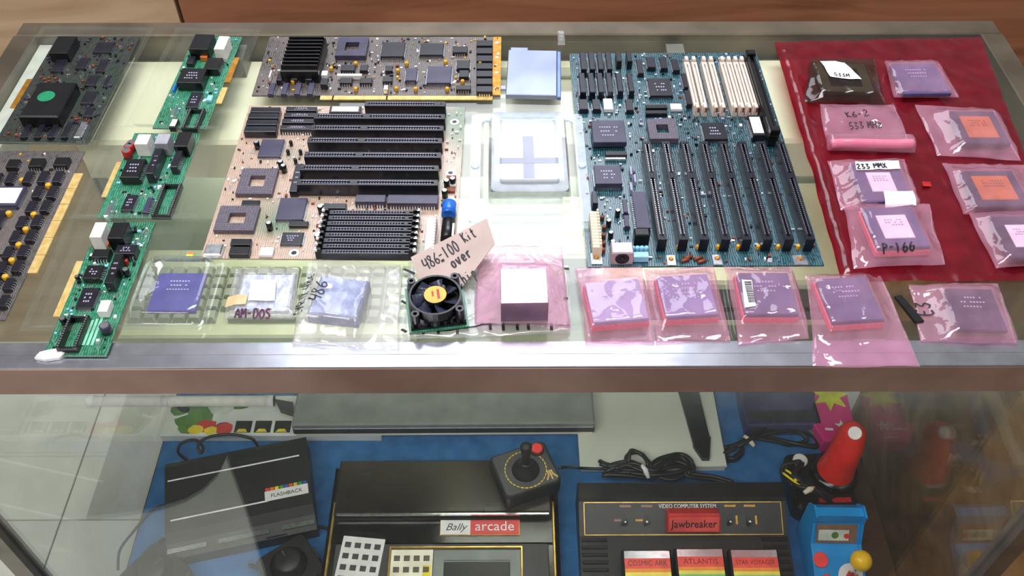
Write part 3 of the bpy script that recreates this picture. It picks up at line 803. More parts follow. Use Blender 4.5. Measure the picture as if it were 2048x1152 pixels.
ZC = Z0 + .0012
N1 = Board('network_card', 'small green card with an empty chip socket, rearmost of the three in a row', 'circuit board',
           [(378, 72), (476, 74), (420, 258), (318, 256)], M_GRN, z=ZC, group='small green network cards')
N1.chip(428, 72, 458, 98, .016, M_WHITE, name='jack'); N1.chip(378, 68, 428, 98, .014, M_BLACK, name='connector_block'); N1.chip(353, 136, 414, 165, .011, M_BLACK, name='transformer', print_=True)
N1.chip(407, 115, 445, 138, .009, M_BLACK, 'dip'); N1.chip(371, 184, 405, 214, .004, M_CHIP, 'qfp', print_=True)
N1.chip(342, 212, 354, 232, .008, M_SILV, name='crystal', c=.0012); N1.chip(338, 237, 357, 254, .007, M_BLACK, lab=M_LABEL)
N1.chip(400, 104, 418, 114, .006, M_COPPER, name='choke'); N1.chip(372, 112, 392, 126, .006, M_CHIP); N1.chip(345, 167, 353, 180, .004, M_BLUE, name='resistor'); N1.chip(412, 190, 426, 200, .004, M_LBLUE, name='resistor')
def dipsocket(bd, quad, h=.006):
    """empty chip socket: frame with two rows of bright contacts"""
    c, w, d, a = quadrect(quad, bd.zt + h)
    p = c - bd.root.location; ca, sa = math.cos(-bd.rz), math.sin(-bd.rz); x, y = p.x * ca - p.y * sa, p.x * sa + p.y * ca
    bd.take(x, y, w, d)
    m = MB()
    for sg in (-1, 1): m.box(sg * (w / 2 - .0015), 0, 0, .003, d, h, c=.0003)
    for sg in (-1, 1): m.box(0, sg * (d / 2 - .001), 0, w - .006, .002, h * .8)
    o = m.build('chip_socket', M_BLACK, bd.root, (x, y, bd.th)); n = max(3, int(d / .00254)); m = MB()
    for sg in (-1, 1):
        for i in range(n): m.box(sg * (w / 2 - .0015), (i - (n - 1) / 2) * .00254, h - .0001, .0014, .0012, .0004)
    q = m.build('contact_row', M_SILV, o); q['kind'] = 'stuff'
dipsocket(N1, [(378, 216), (408, 216), (396, 256), (362, 256)])
m = MB(); m.box(N1.w / 2 + .003, .02, .0002, .006, .046, .0013); m.build('edge_contact', M_GOLD, N1.root); m = MB(); m.box(N1.w / 2 + .003, -.026, .0002, .006, .028, .0013); m.build('edge_contact', M_FINGER, N1.root)
N1.scatter(70, 41, [M_SILV, M_BLACK, M_WHITE, M_LBLUE])

N2 = Board('network_card', 'small green card with red capacitors, middle one of the three in a row', 'circuit board',
           [(258, 266), (388, 268), (350, 436), (206, 436)], M_GRN, z=ZC, group='small green network cards')
N2.chip(268, 268, 302, 288, .016, M_WHITE, name='jack'); N2.chip(308, 267, 342, 287, .016, pm('grey_jack', (150, 150, 160), None, 60, .4), name='jack'); N2.chip(347, 264, 384, 292, .014, M_BLACK, name='connector_block')
for px, py in ((252, 300), (262, 284), (256, 290)): N2.can(px, py, .009, .0045, M_RED)
N2.chip(240, 317, 292, 354, .010, M_BLACK, 'dip', print_=True, name='transformer'); N2.chip(291, 296, 326, 346, .013, M_CHIP, name='transformer', print_=True); N2.chip(340, 300, 366, 333, .010, M_CHIP, 'dip')
N2.chip(241, 389, 276, 420, .004, M_CHIP, 'qfp', print_=True); N2.chip(284, 394, 306, 424, .005, M_CHIPV, 'dip'); N2.chip(207, 408, 226, 431, .008, M_SILV, name='crystal', c=.001)
dipsocket(N2, [(322, 366), (358, 366), (346, 430), (306, 430)])
m = MB(); m.box(-N2.w / 2 - .0025, -.008, .0002, .005, .05, .0013); m.build('edge_contact', M_FINGER, N2.root)
N2.scatter(80, 42, [M_SILV, M_BLACK, M_WHITE, M_LBLUE, M_SILV])

N3 = Board('network_card', 'small green card nearest the front rail, with a long empty chip socket', 'circuit board',
           [(186, 444), (306, 444), (218, 711), (102, 711)], M_GRN, z=ZC, group='small green network cards')
N3.chip(178, 444, 214, 474, .016, M_WHITE, name='jack'); N3.chip(214, 444, 258, 476, .016, M_BLACK, name='connector_block')
for k in range(5): N3.chip(184 + 10 * k, 478, 190 + 10 * k, 490, .005, M_COPPER, name='choke')
N3.chip(182, 498, 222, 514, .007, M_BLACK, 'dip'); N3.chip(228, 489, 275, 507, .009, M_CHIP, 'dip', print_=True); N3.chip(208, 508, 247, 565, .012, M_BLACK, name='transformer', print_=True)
N3.chip(164, 530, 209, 556, .007, M_BLACK, 'dip', print_=True); N3.chip(150, 575, 200, 615, .004, M_CHIP, 'qfp', print_=True); N3.chip(193, 599, 222, 622, .009, M_WHITE, name='crystal', c=.001)
N3.can(250, 538, .008, .003, M_BLACK); N3.can(208, 650, .009, .0045, M_CHIPV); N3.cap(250, 520, .006, .0022, M_RED); N3.can(153, 552, .008, .002, M_BLACK); N3.can(124, 636, .008, .0028, M_BLACK)
dipsocket(N3, [(138, 630), (178, 630), (152, 696), (110, 694)], .007)
for k in range(3): N3.chip(186 - 9 * k + 2, 634 + 3 * k, 196 - 9 * k + 4, 690, .0009, pm('silk_line', (120, 190, 160), None, 90, .5), name='silk_print', gap=.0002, c=0)
m = MB(); m.box(-N3.w / 2 - .003, -.004, .0002, .006, .064, .0013); m.build('edge_contact', M_FINGER, N3.root)
N3.scatter(110, 43, [M_SILV, M_BLACK, M_WHITE, M_LBLUE, M_SILV])

# ------------------------------------------------------------------ bagged processors
M_PINK = film('pink_antistatic_film', (255, 238, 246), (240, 192, 216), .22, rough=.08, ior=1.5, trans=.35, bump=.35, bscale=90)
M_PINKD = film('red_pink_antistatic_film', (206, 84, 104), (178, 44, 66), .26, rough=.16, ior=1.45, trans=.3, bump=.3, bscale=40)
M_CLEAR = film('clear_bag_film', (250, 250, 250), (232, 232, 236), .16, rough=.10, ior=1.48, bump=.4, bscale=80)
M_MILK = film('milky_bag_film', (248, 248, 246), (230, 226, 226), .22, rough=.14, ior=1.48, bump=.35, bscale=60)
M_SMOKE = film('smoky_bag_film', (214, 200, 190), (100, 84, 80), .12, rough=.12, ior=1.45, bump=.3, bscale=80)
M_CERV = pm('violet_ceramic', (70, 66, 108), (82, 77, 122), 60, .38)
M_CERG = pm('lilac_grey_ceramic', (144, 148, 184), (158, 162, 200), 40, .36)
M_CERD = pm('dark_violet_ceramic', (36, 32, 58), (48, 43, 74), 60, .32)
M_OLIVE = pm('olive_ceramic', (70, 70, 54), (84, 84, 66), 60, .4)
M_GLID = pm('orange_gold_lid', (176, 92, 14), (192, 108, 26), 60, .45, metal=.1)
M_SLID = pm('silver_lid', (222, 222, 232), (236, 236, 244), 80, .4, metal=.1)
M_FOAM = pm('pink_foam', (222, 96, 116), (232, 112, 132), 300, .8, bump=.4)
M_PLATE = pm('silver_steel', (140, 148, 172), (164, 172, 196), 14, .38, metal=.7)

def box_dist(x, y, L):
    cx, cy, hw, hd, a = L[:5]
    dx, dy = x - cx, y - cy; ca, sa = math.cos(-a), math.sin(-a)
    u, v = abs(dx * ca - dy * sa) - hw, abs(dx * sa + dy * ca) - hd
    return math.hypot(max(u, 0), max(v, 0))

def bag(label, quad, lumps, mat, z=Z0, wr=.0014, seed=1, n=(34, 34), cat='bag', group=None, name='antistatic_bag', reach=.016, zoff=None):
    """flat plastic bag: upper sheet draped over what lies inside, lower sheet under it, sealed at the rim"""
    A, B, C_, D = [W(x, y, z) for x, y in quad]
    ctr = (A + B + C_ + D) / 4
    def zf(x, y):
        t = .0007
        for L in lumps:
            d = box_dist(x, y, L)
            rc = L[6] if len(L) > 6 else reach
            if d <= .0008: t = max(t, L[5] + .0009)
            elif d < rc: t = max(t, .0007 + L[5] * (1 - (d - .0008) / rc) ** 1.5)
        q = noise.noise(Vector((x * 38 + seed * 7.3, y * 38 - seed, seed)))
        q2 = noise.noise(Vector((x * 120 + seed, y * 60 + y * x * 40, seed * 2.1)))
        rid = (1 - abs(q)) ** 5
        return z + t + wr * (rid * .9 + .35 * (q2 + .5))
    m = MB(); nu, nv = n; top = []; bot = []
    for j in range(nv + 1):
        for i in range(nu + 1):
            u, v = i / nu, j / nv
            p = (A * (1 - u) + B * u) * (1 - v) + (D * (1 - u) + C_ * u) * v
            e = min(u, 1 - u, v, 1 - v)
            if e == 0:
                q = noise.noise(Vector((p.x * 30 + seed, p.y * 30, seed)))
                p = p + (ctr - p).normalized() * (.0015 + .0022 * q)
            zt = zf(p.x, p.y)
            if e == 0: zt = z + .0005 + .25 * max(0, zt - z - .0007)
            top.append((p.x - ctr.x, p.y - ctr.y, zt - z))
            bot.append((p.x - ctr.x, p.y - ctr.y, .0002 if e else zt - z))
    K = nu + 1
    fs = [(j * K + i, (j + 1) * K + i, (j + 1) * K + i + 1, j * K + i + 1) for j in range(nv) for i in range(nu)]
    m.add(top, fs, 0, True); m.add(bot, [f[::-1] for f in fs], 0, True)
    o = m.build(name, mat, None, (ctr.x, ctr.y, z))
    tag(o, label, cat, group)
    return o, (lambda x, y: zf(x + ctr.x, y + ctr.y) - z + .0003), ctr

def cpu(label, quad, htop, body, lid=None, lf=.55, th=.004, z=Z0, marks=True, foam=None, group=None, mark_mat=None, name='processor'):
    c, w, d, a = quadrect(quad, z + htop)
    r = thing(name, label, 'processor', (c.x, c.y, z + htop - th), a, group)
    m = MB(); k = .06
    m.prism([(-w / 2, -d / 2), (w / 2, -d / 2), (w / 2, d / 2), (-w / 2 + w * k, d / 2), (-w / 2, d / 2 - d * k)], 0, th, inset=.0005)
    m.build('ceramic_body', body, r)
    if lid:
        m = MB(); m.box(0, 0, th, w * lf, d * lf, .0007, c=.0004); o = m.build('lid', lid, r)
    if marks:
        rr = random.Random(int(quad[0][0])); m = MB()
        zz = th + (.0007 if lid else 0)
        for q in range(3):
            yy = (.28 - q * .11) * d * (lf if lid else 1); ww = w * (lf * .6 if lid else rr.uniform(.35, .55)); nn = max(4, int(ww / .0024))
            for i in range(nn):
                if rr.random() < .85: m.box((i - nn / 2 + .5) * ww / nn, yy, zz, ww / nn * .62, d * .035, .0001)
        o = m.build('printed_marking', mark_mat or M_PRINT, r); o['kind'] = 'stuff'
    if foam:
        m = MB(); m.box(0, 0, 0, w * 1.04, d * 1.04, htop - th - .0012, c=.001)
        fc = Vector((c.x, c.y, z + .0011))
        fo = m.build('foam_pad', M_FOAM, None, fc, a); tag(fo, foam, 'foam pad', 'pink foam pads under the bagged processors')
    else:
        p = MB()
        nx, ny = int(w / .005), int(d / .005)
        for i in range(nx):
            for j in range(ny):
                if (abs(i - (nx - 1) / 2) > nx * .28 or abs(j - (ny - 1) / 2) > ny * .28): p.box((i - (nx - 1) / 2) * .005, (j - (ny - 1) / 2) * .005, -.0014, .0008, .0008, .0014)
        q = p.build('pin_grid', M_GOLD, r); q['kind'] = 'stuff'
    return r, (c.x, c.y, w / 2, d / 2, a, htop)

def packed(label, bquad, clabel, cquad, htop, body, fmat=None, lid=None, lf=.55, foam=None, seed=1, z=Z0, wr=.0017, th=.004, group=None, extra=(), reach=.016, mark_mat=None, marks=True):
    r, L = cpu(clabel, cquad, htop, body, lid, lf, th, z, marks, foam, 'bagged processors', mark_mat)
    o, zf, ctr = bag(label, bquad, [L] + list(extra), fmat or M_PINK, z, wr, seed, group=group or 'pink antistatic bags', reach=reach)
    return r, o, zf, ctr, L

def label_on(bagrec, quad, mat, name='paper_label', zh=None, lift=.0004):
    """paper label that follows the sheet"""
    o, zf, ctr = bagrec; z = o.location.z
    P4 = [W(x, y, z + (zh or .004)) for x, y in quad]
    m = MB(); n = 8; V = []
    for j in range(n + 1):
        for i in range(n + 1):
            u, v = i / n, j / n
            p = (P4[0] * (1 - u) + P4[1] * u) * (1 - v) + (P4[3] * (1 - u) + P4[2] * u) * v
            x, y = p.x - ctr.x, p.y - ctr.y
            V.append((x, y, zf(x, y) + lift))
    m.add(V, [(j * (n + 1) + i, (j + 1) * (n + 1) + i, (j + 1) * (n + 1) + i + 1, j * (n + 1) + i + 1) for j in range(n) for i in range(n)], 0, True)
    return m.build(name, mat, o)

def write_on(bagrec, text, px0, px1, size, mat=None, zh=.004, wid=.0006, lift=.0003, adv=.68):
    o, zf, ctr = bagrec; z = o.location.z
    a = W(px0[0], px0[1], z + zh); b = W(px1[0], px1[1], z + zh)
    ux = (b - a); ux.z = 0; ux.normalize(); uy = Vector((-ux.y, ux.x, 0))
    a = a - ctr
    return ink(o, text, (a.x, a.y, 0), ux, uy, size, mat or M_INK, lambda x, y: zf(x, y) + lift, wid, adv)

# front row, right half: four processors on pink foam in pink bags
packed('leftmost of four pink bags, before the keyboard port of the right motherboard', [(1148, 536), (1284, 526), (1313, 690), (1170, 690)],
       'lilac-grey processor in the leftmost pink bag of the four in front of the right motherboard', [(1173, 566), (1277, 556), (1297, 637), (1183, 645)], .012, M_CERG, foam='pink foam pad in the leftmost of the four pink bags at the rail', seed=3)
packed('pink bag second from the left of the four before the right motherboard', [(1287, 539), (1427, 531), (1461, 682), (1311, 690)],
       'grey-violet processor in the second pink bag from the left of the four', [(1317, 553), (1416, 547), (1435, 628), (1328, 634)], .0115, pm('lilac_ceramic', (112, 110, 156), (126, 124, 170), 40, .36), foam='pink foam pad in the second of the four pink bags at the rail', seed=5)
r, o, zf, ctr, L_ = packed('pink bag with a barcode sticker over a violet processor', [(1446, 532), (1583, 534), (1623, 682), (1476, 692)],
       'violet processor under the bag with the barcode sticker', [(1474, 546), (1576, 545), (1597, 629), (1489, 628)], .0115, M_CERV, foam='pink foam pad under the violet processor with the barcode sticker', seed=7)
lb = label_on((o, zf, ctr), [(1484, 556), (1504, 556), (1513, 609), (1491, 611)], M_LABEL, 'barcode_sticker', .016)
m = MB(); rr = random.Random(4); a = W(1489, 561, Z0 + .016) - ctr; b = W(1500, 605, Z0 + .016) - ctr; t = 0
while t < .93:
    s_ = rr.uniform(.015, .045); y = a.y + (b.y - a.y) * t; x = a.x + (b.x - a.x) * t * .55 + .003
    m.box(x, y, zf(x, y) + .0006, .006, abs(b.y - a.y) * s_, .0001); t += s_ + rr.uniform(.02, .04)
q = m.build('barcode', M_INK, lb); q['kind'] = 'stuff'
packed('long pink bag hanging over the front rail', [(1610, 553), (1762, 546), (1845, 738), (1624, 735)],
       'violet processor in the long pink bag that hangs over the front rail', [(1640, 557), (1736, 553), (1763, 637), (1656, 646)], .0115, M_CERV, foam='pink foam pad in the long pink bag over the front rail', seed=9, wr=.0018)
r, o, zf, ctr, L_ = packed('pale pink bag marked E3 at the right end of the front row', [(1815, 570), (1996, 567), (2040, 692), (1838, 686)],
       'dark violet processor in the bag marked E3', [(1890, 576), (1987, 579), (2012, 661), (1914, 659)], .0075, M_CERD, seed=11)
write_on((o, zf, ctr), 'E3', (1866, 630), (1858, 603), .012, zh=.003, wid=.0008)

# big red-pink bag on the right and the small bags laid out on it
e0, e1 = W(1566, 92, Z0), W(1700, 560, Z0); EDGE = ((e0.x + e1.x) / 2, (e0.y + e1.y) / 2, .002, (e1 - e0).length / 2 - .01, math.atan2((e0 - e1).y, (e0 - e1).x) - math.pi / 2, .0042, .009)
bg, bzf, bctr = bag('large red-pink antistatic bag lying flat under eight small bags', [(1546, 84), (1962, 74), (2150, 566), (1682, 566)], [EDGE], M_PINKD, Z0, .0022, 2, (60, 60), name='large_antistatic_bag')
ZB = Z0 + .0048
r, o, zf, ctr, L_ = packed('smoky clear bag with a torn white label, back corner of the red bag', [(1618, 116), (1750, 118), (1772, 212), (1604, 208)],
       'olive ceramic processor under the torn white label', [(1640, 126), (1730, 128), (1748, 184), (1634, 182)], .008, M_OLIVE, fmat=M_SMOKE, lid=M_BLACK, lf=.62, z=ZB, seed=13)
label_on((o, zf, ctr), [(1640, 122), (1688, 128), (1722, 162), (1660, 156)], M_LABEL, 'torn_label', .009)
write_on((o, zf, ctr), '533M', (1668, 154), (1716, 158), .006, zh=.009, wid=.0004, lift=.0012)
packed('pink bag with a violet processor at the far end of the red bag', [(1766, 124), (1876, 122), (1920, 198), (1784, 198)],
       'violet processor at the far end of the red bag', [(1786, 127), (1872, 126), (1900, 186), (1800, 188)], .007, M_CERV, z=ZB, seed=15)
# folded bag with rolled front edge
A_ = W(1744, 284, ZB + .008)
lump = (A_.x, A_.y, .040, .0065, 0.0, .011, .012)
lump2 = (W(1715, 236, ZB).x, W(1715, 236, ZB).y, .032, .010, 0, .004, .012)
o, zf, ctr = bag('folded pink bag with writing K6-2 533 and a thick rolled front edge', [(1636, 208), (1790, 210), (1832, 310), (1650, 304)], [lump, lump2], M_PINK, ZB, .0016, 17, group='pink antistatic bags')
M_ROLL = pm('pink_foam_roll', (226, 120, 150), (236, 140, 166), 60, .5)
m = MB(); m.tube(smooth_path([(-.040, 0, .0052), (-.02, .0006, .0055), (.02, -.0004, .0052), (.041, 0, .0055)], 4), .0046, 12)
tag(m.build('foam_roll', M_ROLL, None, (A_.x, A_.y, ZB + .0006)), 'rolled pink foam inside the folded bag marked K6-2', 'foam roll')
write_on((o, zf, ctr), 'K6-2', (1694, 236), (1752, 232), .009, zh=.005, wid=.0006)
write_on((o, zf, ctr), '533 MHz', (1702, 254), (1780, 250), .0075, zh=.005, wid=.0005)
packed('pink bag with a gold-lidded processor right of the K6-2 bag', [(1828, 210), (1988, 218), (2045, 324), (1872, 314)],
       'grey processor with an orange gold lid right of the K6-2 bag', [(1900, 222), (1987, 223), (2022, 287), (1925, 287)], .0075, M_CERD, lid=M_GLID, lf=.66, z=ZB, seed=19, mark_mat=M_BROWNC)
r, o, zf, ctr, L_ = packed('pink bag with two white stickers over a silver-lidded processor', [(1650, 322), (1810, 318), (1842, 412), (1680, 422)],
       'violet processor with silver lid under two white stickers', [(1706, 327), (1802, 327), (1822, 402), (1720, 404)], .007, M_CERV, lid=M_SLID, lf=.5, z=ZB, seed=21)
label_on((o, zf, ctr), [(1709, 326), (1796, 324), (1800, 340), (1712, 342)], M_LABEL, 'paper_label', .008)
write_on((o, zf, ctr), '233 MMX', (1714, 340), (1796, 338), .0065, zh=.008, wid=.0006, lift=.0010)
label_on((o, zf, ctr), [(1766, 384), (1824, 384), (1834, 408), (1772, 412)], M_LABEL, 'paper_label', .008)
packed('pink bag with a gold-lidded processor nearest the right edge of the picture', [(1880, 326), (2062, 330), (2085, 434), (1924, 432)],
       'grey processor with an orange lid nearest the right edge of the picture', [(1916, 341), (2028, 342), (2058, 410), (1956, 413)], .0075, M_CERD, lid=M_GLID, lf=.68, z=ZB, seed=23, mark_mat=M_BROWNC)
r, o, zf, ctr, L_ = packed('pink bag marked P-166 at the front of the red bag', [(1683, 409), (1860, 407), (1893, 532), (1706, 540)],
       'violet processor with a silver lid in the bag marked P-166', [(1728, 416), (1833, 413), (1851, 492), (1750, 496)], .0115, M_CERV, lid=M_SLID, lf=.58, z=ZB + .0042, seed=25, foam='pink foam pad in the bag marked P-166')
write_on((o, zf, ctr), 'P-166', (1764, 513), (1835, 508), .0085, zh=.006, wid=.0007)
packed('pink bag cut by the right edge of the picture, below the orange-lidded ones', [(1933, 426), (2090, 420), (2126, 532), (1990, 540)],
       'violet processor with a silver lid cut by the right edge of the picture', [(1986, 433), (2082, 432), (2112, 512), (2010, 514)], .008, M_CERD, lid=M_SLID, lf=.55, z=ZB + .0012, seed=27)
m = MB(); m.prism([(-.004, -.003), (.004, -.0035), (.0045, .003), (-.003, .0035)], 0, .0004)
p = W(1853, 367, ZB); tag(m.build('paper_scrap', M_RED, None, (p.x, p.y, ZB - .0008)), 'tiny red scrap between the bags on the red bag', 'scrap')

# front row, left half
# clear rounded blister with a blue-violet processor
r, Lc = cpu('blue-violet processor in the rounded clear blister', [(315, 546), (409, 546), (394, 622), (295, 621)], .008, pm('blue_violet_ceramic', (62, 58, 132), (76, 72, 150), 60, .3), marks=True, mark_mat=M_PRINT)
def rrect(hw, hd, r, n=5):
    out = []
    for cx, cy, a0 in ((hw - r, hd - r, 0), (-hw + r, hd - r, 90), (-hw + r, -hd + r, 180), (hw - r, -hd + r, 270)):
        for i in range(n + 1):
            a = math.radians(a0 + 90 * i / n); out.append((cx + r * math.cos(a), cy + r * math.sin(a)))
    return out
c, w, d, a = quadrect([(284, 520), (440, 520), (424, 656), (254, 652)], Z0)
m = MB(); prof = [(0, 0, .0004, .010), (.0035, .0035, .0012, .010), (.0055, .005, .0105, .012), (.0075, .007, .0125, .013), (.013, .012, .0128, .012), (.0145, .014, .0112, .011)]
vs = []; fs = []; nn = None
for ix, iy, z_, rr_ in prof:
    R_ = rrect(w / 2 - ix, d / 2 - iy, rr_); nn = len(R_); vs += [(x, y, z_) for x, y in R_]
for k in range(len(prof) - 1):
    for i in range(nn): j = (i + 1) % nn; fs.append((k * nn + i, k * nn + j, k * nn + nn + j, k * nn + nn + i))
fs.append(tuple((len(prof) - 1) * nn + i for i in range(nn)))
m.add(vs, fs, 0, True)
tag(m.build('clear_blister', film('blister_plastic', (250, 252, 250), (235, 240, 236), .07, rough=.05, ior=1.5, bump=.35, bscale=70), None, (c.x, c.y, Z0), a), 'rounded clear blister pack over a blue-violet processor', 'blister pack')

# small clear bag with a silver packet
c, w, d, a = quadrect([(485, 548), (588, 548), (578, 620), (470, 620)], Z0 + .005)
m = MB(); m.box(0, 0, .0012, w, d, .0042, c=.0016); pk = m.build('silver_packet', pm('crumpled_foil', (176, 182, 208), (206, 212, 232), 120, .3, metal=.4, bump=.9), None, (c.x, c.y, Z0), a); tag(pk, 'flat silver foil packet in the small clear bag', 'packet')
o, zf, ctr = bag('small clear bag with a silver packet and purple writing', [(470, 538), (602, 538), (592, 642), (446, 642)], [(c.x, c.y, w / 2, d / 2, a, .0056)], M_CLEAR, seed=31, wr=.0012, name='clear_bag', group='clear bags')
label_on((o, zf, ctr), [(503, 562), (554, 562), (550, 604), (497, 604)], M_LABEL, 'paper_label', .006)
label_on((o, zf, ctr), [(456, 596), (498, 596), (494, 616), (450, 616)], pm('tan_tape', (206, 176, 134), None, 40, .5), 'tape', .003)
write_on((o, zf, ctr), 'AM-DOS', (470, 640), (548, 640), .0075, M_INKP, .002, .0008)

# milky bag with a grey foil block
c, w, d, a = quadrect([(637, 549), (736, 560), (716, 637), (618, 626)], Z0 + .014)
m = MB(); m.box(0, 0, .0012, w, d, .013, c=.002); pk = m.build('foil_block', pm('grey_blue_foil', (116, 126, 172), (156, 166, 204), 90, .3, metal=.35, bump=.8), None, (c.x, c.y, Z0), a); tag(pk, 'thick grey-blue foil block in the milky bag', 'packet')
o, zf, ctr = bag('milky white bag with a foil block and writing along its edge', [(628, 511), (806, 530), (802, 706), (580, 692)], [(c.x, c.y, w / 2, d / 2, a, .0145)], M_MILK, seed=33, wr=.0024, name='clear_bag', group='clear bags', n=(44, 44), reach=.020)
write_on((o, zf, ctr), 'CYRIX 486', (606, 640), (642, 530), .008, M_INK, .003, .0005)
write_on((o, zf, ctr), '486', (640, 606), (668, 546), .011, M_INK, .015, .0006)

# pad of clear bubble film with a black printed line under the fan and the pink bag
o, zf, ctr = bag('clear bubble film with a black zigzag line under fan and pink bag', [(815, 524), (1142, 530), (1143, 668), (803, 682)], [], M_CLEAR, seed=35, wr=.0020, name='bubble_film', cat='packing film', n=(60, 30))
m = MB()
def strip_pts(P): return [(W(x, y, Z0) - ctr) for x, y in P]
def ribbon(m, P, wd):
    P = smooth_path(P, 3); V = []
    for i, p in enumerate(P):
        t = P[min(i + 1, len(P) - 1)] - P[max(i - 1, 0)]; nn = Vector((-t.y, t.x, 0)).normalized() * wd
        for s_ in (-1, 1): V.append((p.x + nn.x * s_, p.y + nn.y * s_, zf(p.x, p.y) + .0003))
    m.add(V, [(2 * i, 2 * i + 1, 2 * i + 3, 2 * i + 2) for i in range(len(P) - 1)])
ribbon(m, strip_pts([(842, 666), (900, 664), (950, 656), (1000, 651), (1060, 652), (1138, 656)]), .0008)
for x in (846, 876, 914, 980, 1006, 1034, 1056, 1102): ribbon(m, strip_pts([(x, 650 + (8 if x < 930 else 0)), (x + 1, 662), (x + 1, 672 - (8 if x > 930 else 0))]), .0012)
for q_ in (((808, 544), (830, 552)), ((803, 604), (818, 612)), ((803, 662), (814, 668)), ((1126, 541), (1138, 541)), ((1127, 599), (1136, 599))): ribbon(m, strip_pts([q_[0], ((q_[0][0] + q_[1][0]) / 2, (q_[0][1] + q_[1][1]) / 2), q_[1]]), .0013)
q = m.build('black_print', M_INK, o); q['kind'] = 'stuff'

# fan cooler on a small green carrier board
ZF = Z0 + .0034
c, w, d, a = quadrect([(820, 578), (908, 568), (926, 656), (838, 667)], ZF)
fan = thing('cooling_fan', 'small black cooling fan with a yellow hub label on a green board', 'fan', (c.x, c.y, ZF), a)
FW = .044
m = MB(); m.box(0, 0, 0, .050, .050, .0016); m.build('carrier_board', M_GRN, fan)
m = MB(); m.box(0, 0, .0016, .046, .046, .002)
hs = m.build('heat_sink', M_BLACK, fan)
for k in range(9): m = MB(); m.box((k - 4) * .0054, 0, .0036, .0022, .045, .0042); m.build('fin', M_BLACK, hs)
m = MB(); n = 32; C = lambda r: [(r * math.cos(2 * math.pi * i / n), r * math.sin(2 * math.pi * i / n)) for i in range(n)]
m.ringprism(C(.0222), C(.0204), .0078, .0176)
m.box(0, 0, .0077, .043, .003, .0012); m.box(0, 0, .0077, .003, .043, .0012)
fr_ = m.build('fan_frame', M_BLACK, fan)
for sx in (-1, 1):
    for sy in (-1, 1):
        m = MB(); k = 12; CC = lambda r: [(sx * .0184 + r * math.cos(2 * math.pi * i / k), sy * .0184 + r * math.sin(2 * math.pi * i / k)) for i in range(k)]
        m.ringprism(CC(.0036), CC(.0017), .0078, .0178); m.build('screw_lug', M_CHIP, fr_)
for k in range(7):
    m = MB(); a0 = 2 * math.pi * k / 7; V = []
    for i in range(5):
        r_ = .008 + .0118 * i / 4
        for s_, zz in ((0, .0162), (1, .0105)):
            an = a0 + s_ * .62 + i * .07; V.append((r_ * math.cos(an), r_ * math.sin(an), zz))
    V += [(x, y, z_ - .0008) for x, y, z_ in V]
    F_ = [(2 * i, 2 * i + 1, 2 * i + 3, 2 * i + 2) for i in range(4)]
    m.add(V, F_ + [tuple(10 + q_ for q_ in f)[::-1] for f in F_] + [(2 * i, 2 * i + 2, 12 + 2 * i, 10 + 2 * i) for i in range(4)] + [(2 * i + 3, 2 * i + 1, 11 + 2 * i, 13 + 2 * i) for i in range(4)], 0, True)
    m.build('blade', pm('fan_blade', (36, 38, 54), (50, 52, 72), 60, .25), fan)
m = MB(); m.cyl((0, 0, .009), .0098, .0085, 28, cap=.0006); hub = m.build('hub', M_BLACK, fan)
m = MB(); m.cyl((0, 0, .0176), .0094, .0002, 28); lb = m.build('hub_label', pm('yellow_label', (214, 160, 50), (226, 176, 66), 60, .4), hub)
m = MB(); m.box(.0026, 0, .0178, .0022, .0105, .0001); m.box(-.002, .0008, .0178, .0016, .006, .0001); m.build('label_print', M_RED, hub)

# handwritten cardboard note leaning from the left motherboard down to the fan
NP = [(822, 516, .010), (974, 437, .026), (990, 487, .020), (926, 574, .006), (838, 560, .006)]
V = [W(x, y, Z0 + z_) for x, y, z_ in NP]
# bring the card to one plane
cen = sum(V, Vector()) / 5
nrm = Vector()
for i in range(5): nrm += (V[i] - cen).cross(V[(i + 1) % 5] - cen)
nrm.normalize()
if nrm.z < 0: nrm = -nrm
V = [v - nrm * (v - cen).dot(nrm) for v in V]
m = MB(); th = nrm * .0009
L0 = [v - cen for v in V]
m.add([tuple(v) for v in L0] + [tuple(v + th) for v in L0], [(0, 1, 2, 3, 4), (9, 8, 7, 6, 5)] + [((i + 1) % 5, i, 5 + i, 5 + (i + 1) % 5) for i in range(5)])
note = m.build('cardboard_note', pm('grey_pink_card', (176, 156, 150), (188, 168, 162), 30, .8), None, cen); tag(note, 'torn cardboard note with 486-100 Kit overdrive chip in black marker', 'note')
pz = lambda x, y: -(nrm.x * x + nrm.y * y) / nrm.z + .0013
def note_ink(t, p0, p1, size, wid=.0006, xs=.62):
    a = W(p0[0], p0[1], Z0 + .015) - cen; b = W(p1[0], p1[1], Z0 + .015) - cen
    ux = (b - a); ux.z = 0; ux.normalize(); uy = Vector((-ux.y, ux.x, 0))
    ink(note, t, (a.x, a.y, 0), ux, uy, size, M_INK, pz, wid, .68, xs)
note_ink('486-100', (853, 532), (922, 502), .0118); note_ink('Kit', (930, 492), (958, 480), .0105)
note_ink('"over', (896, 536), (952, 510), .0125, .0008); note_ink('chip', (918, 562), (955, 545), .0115)

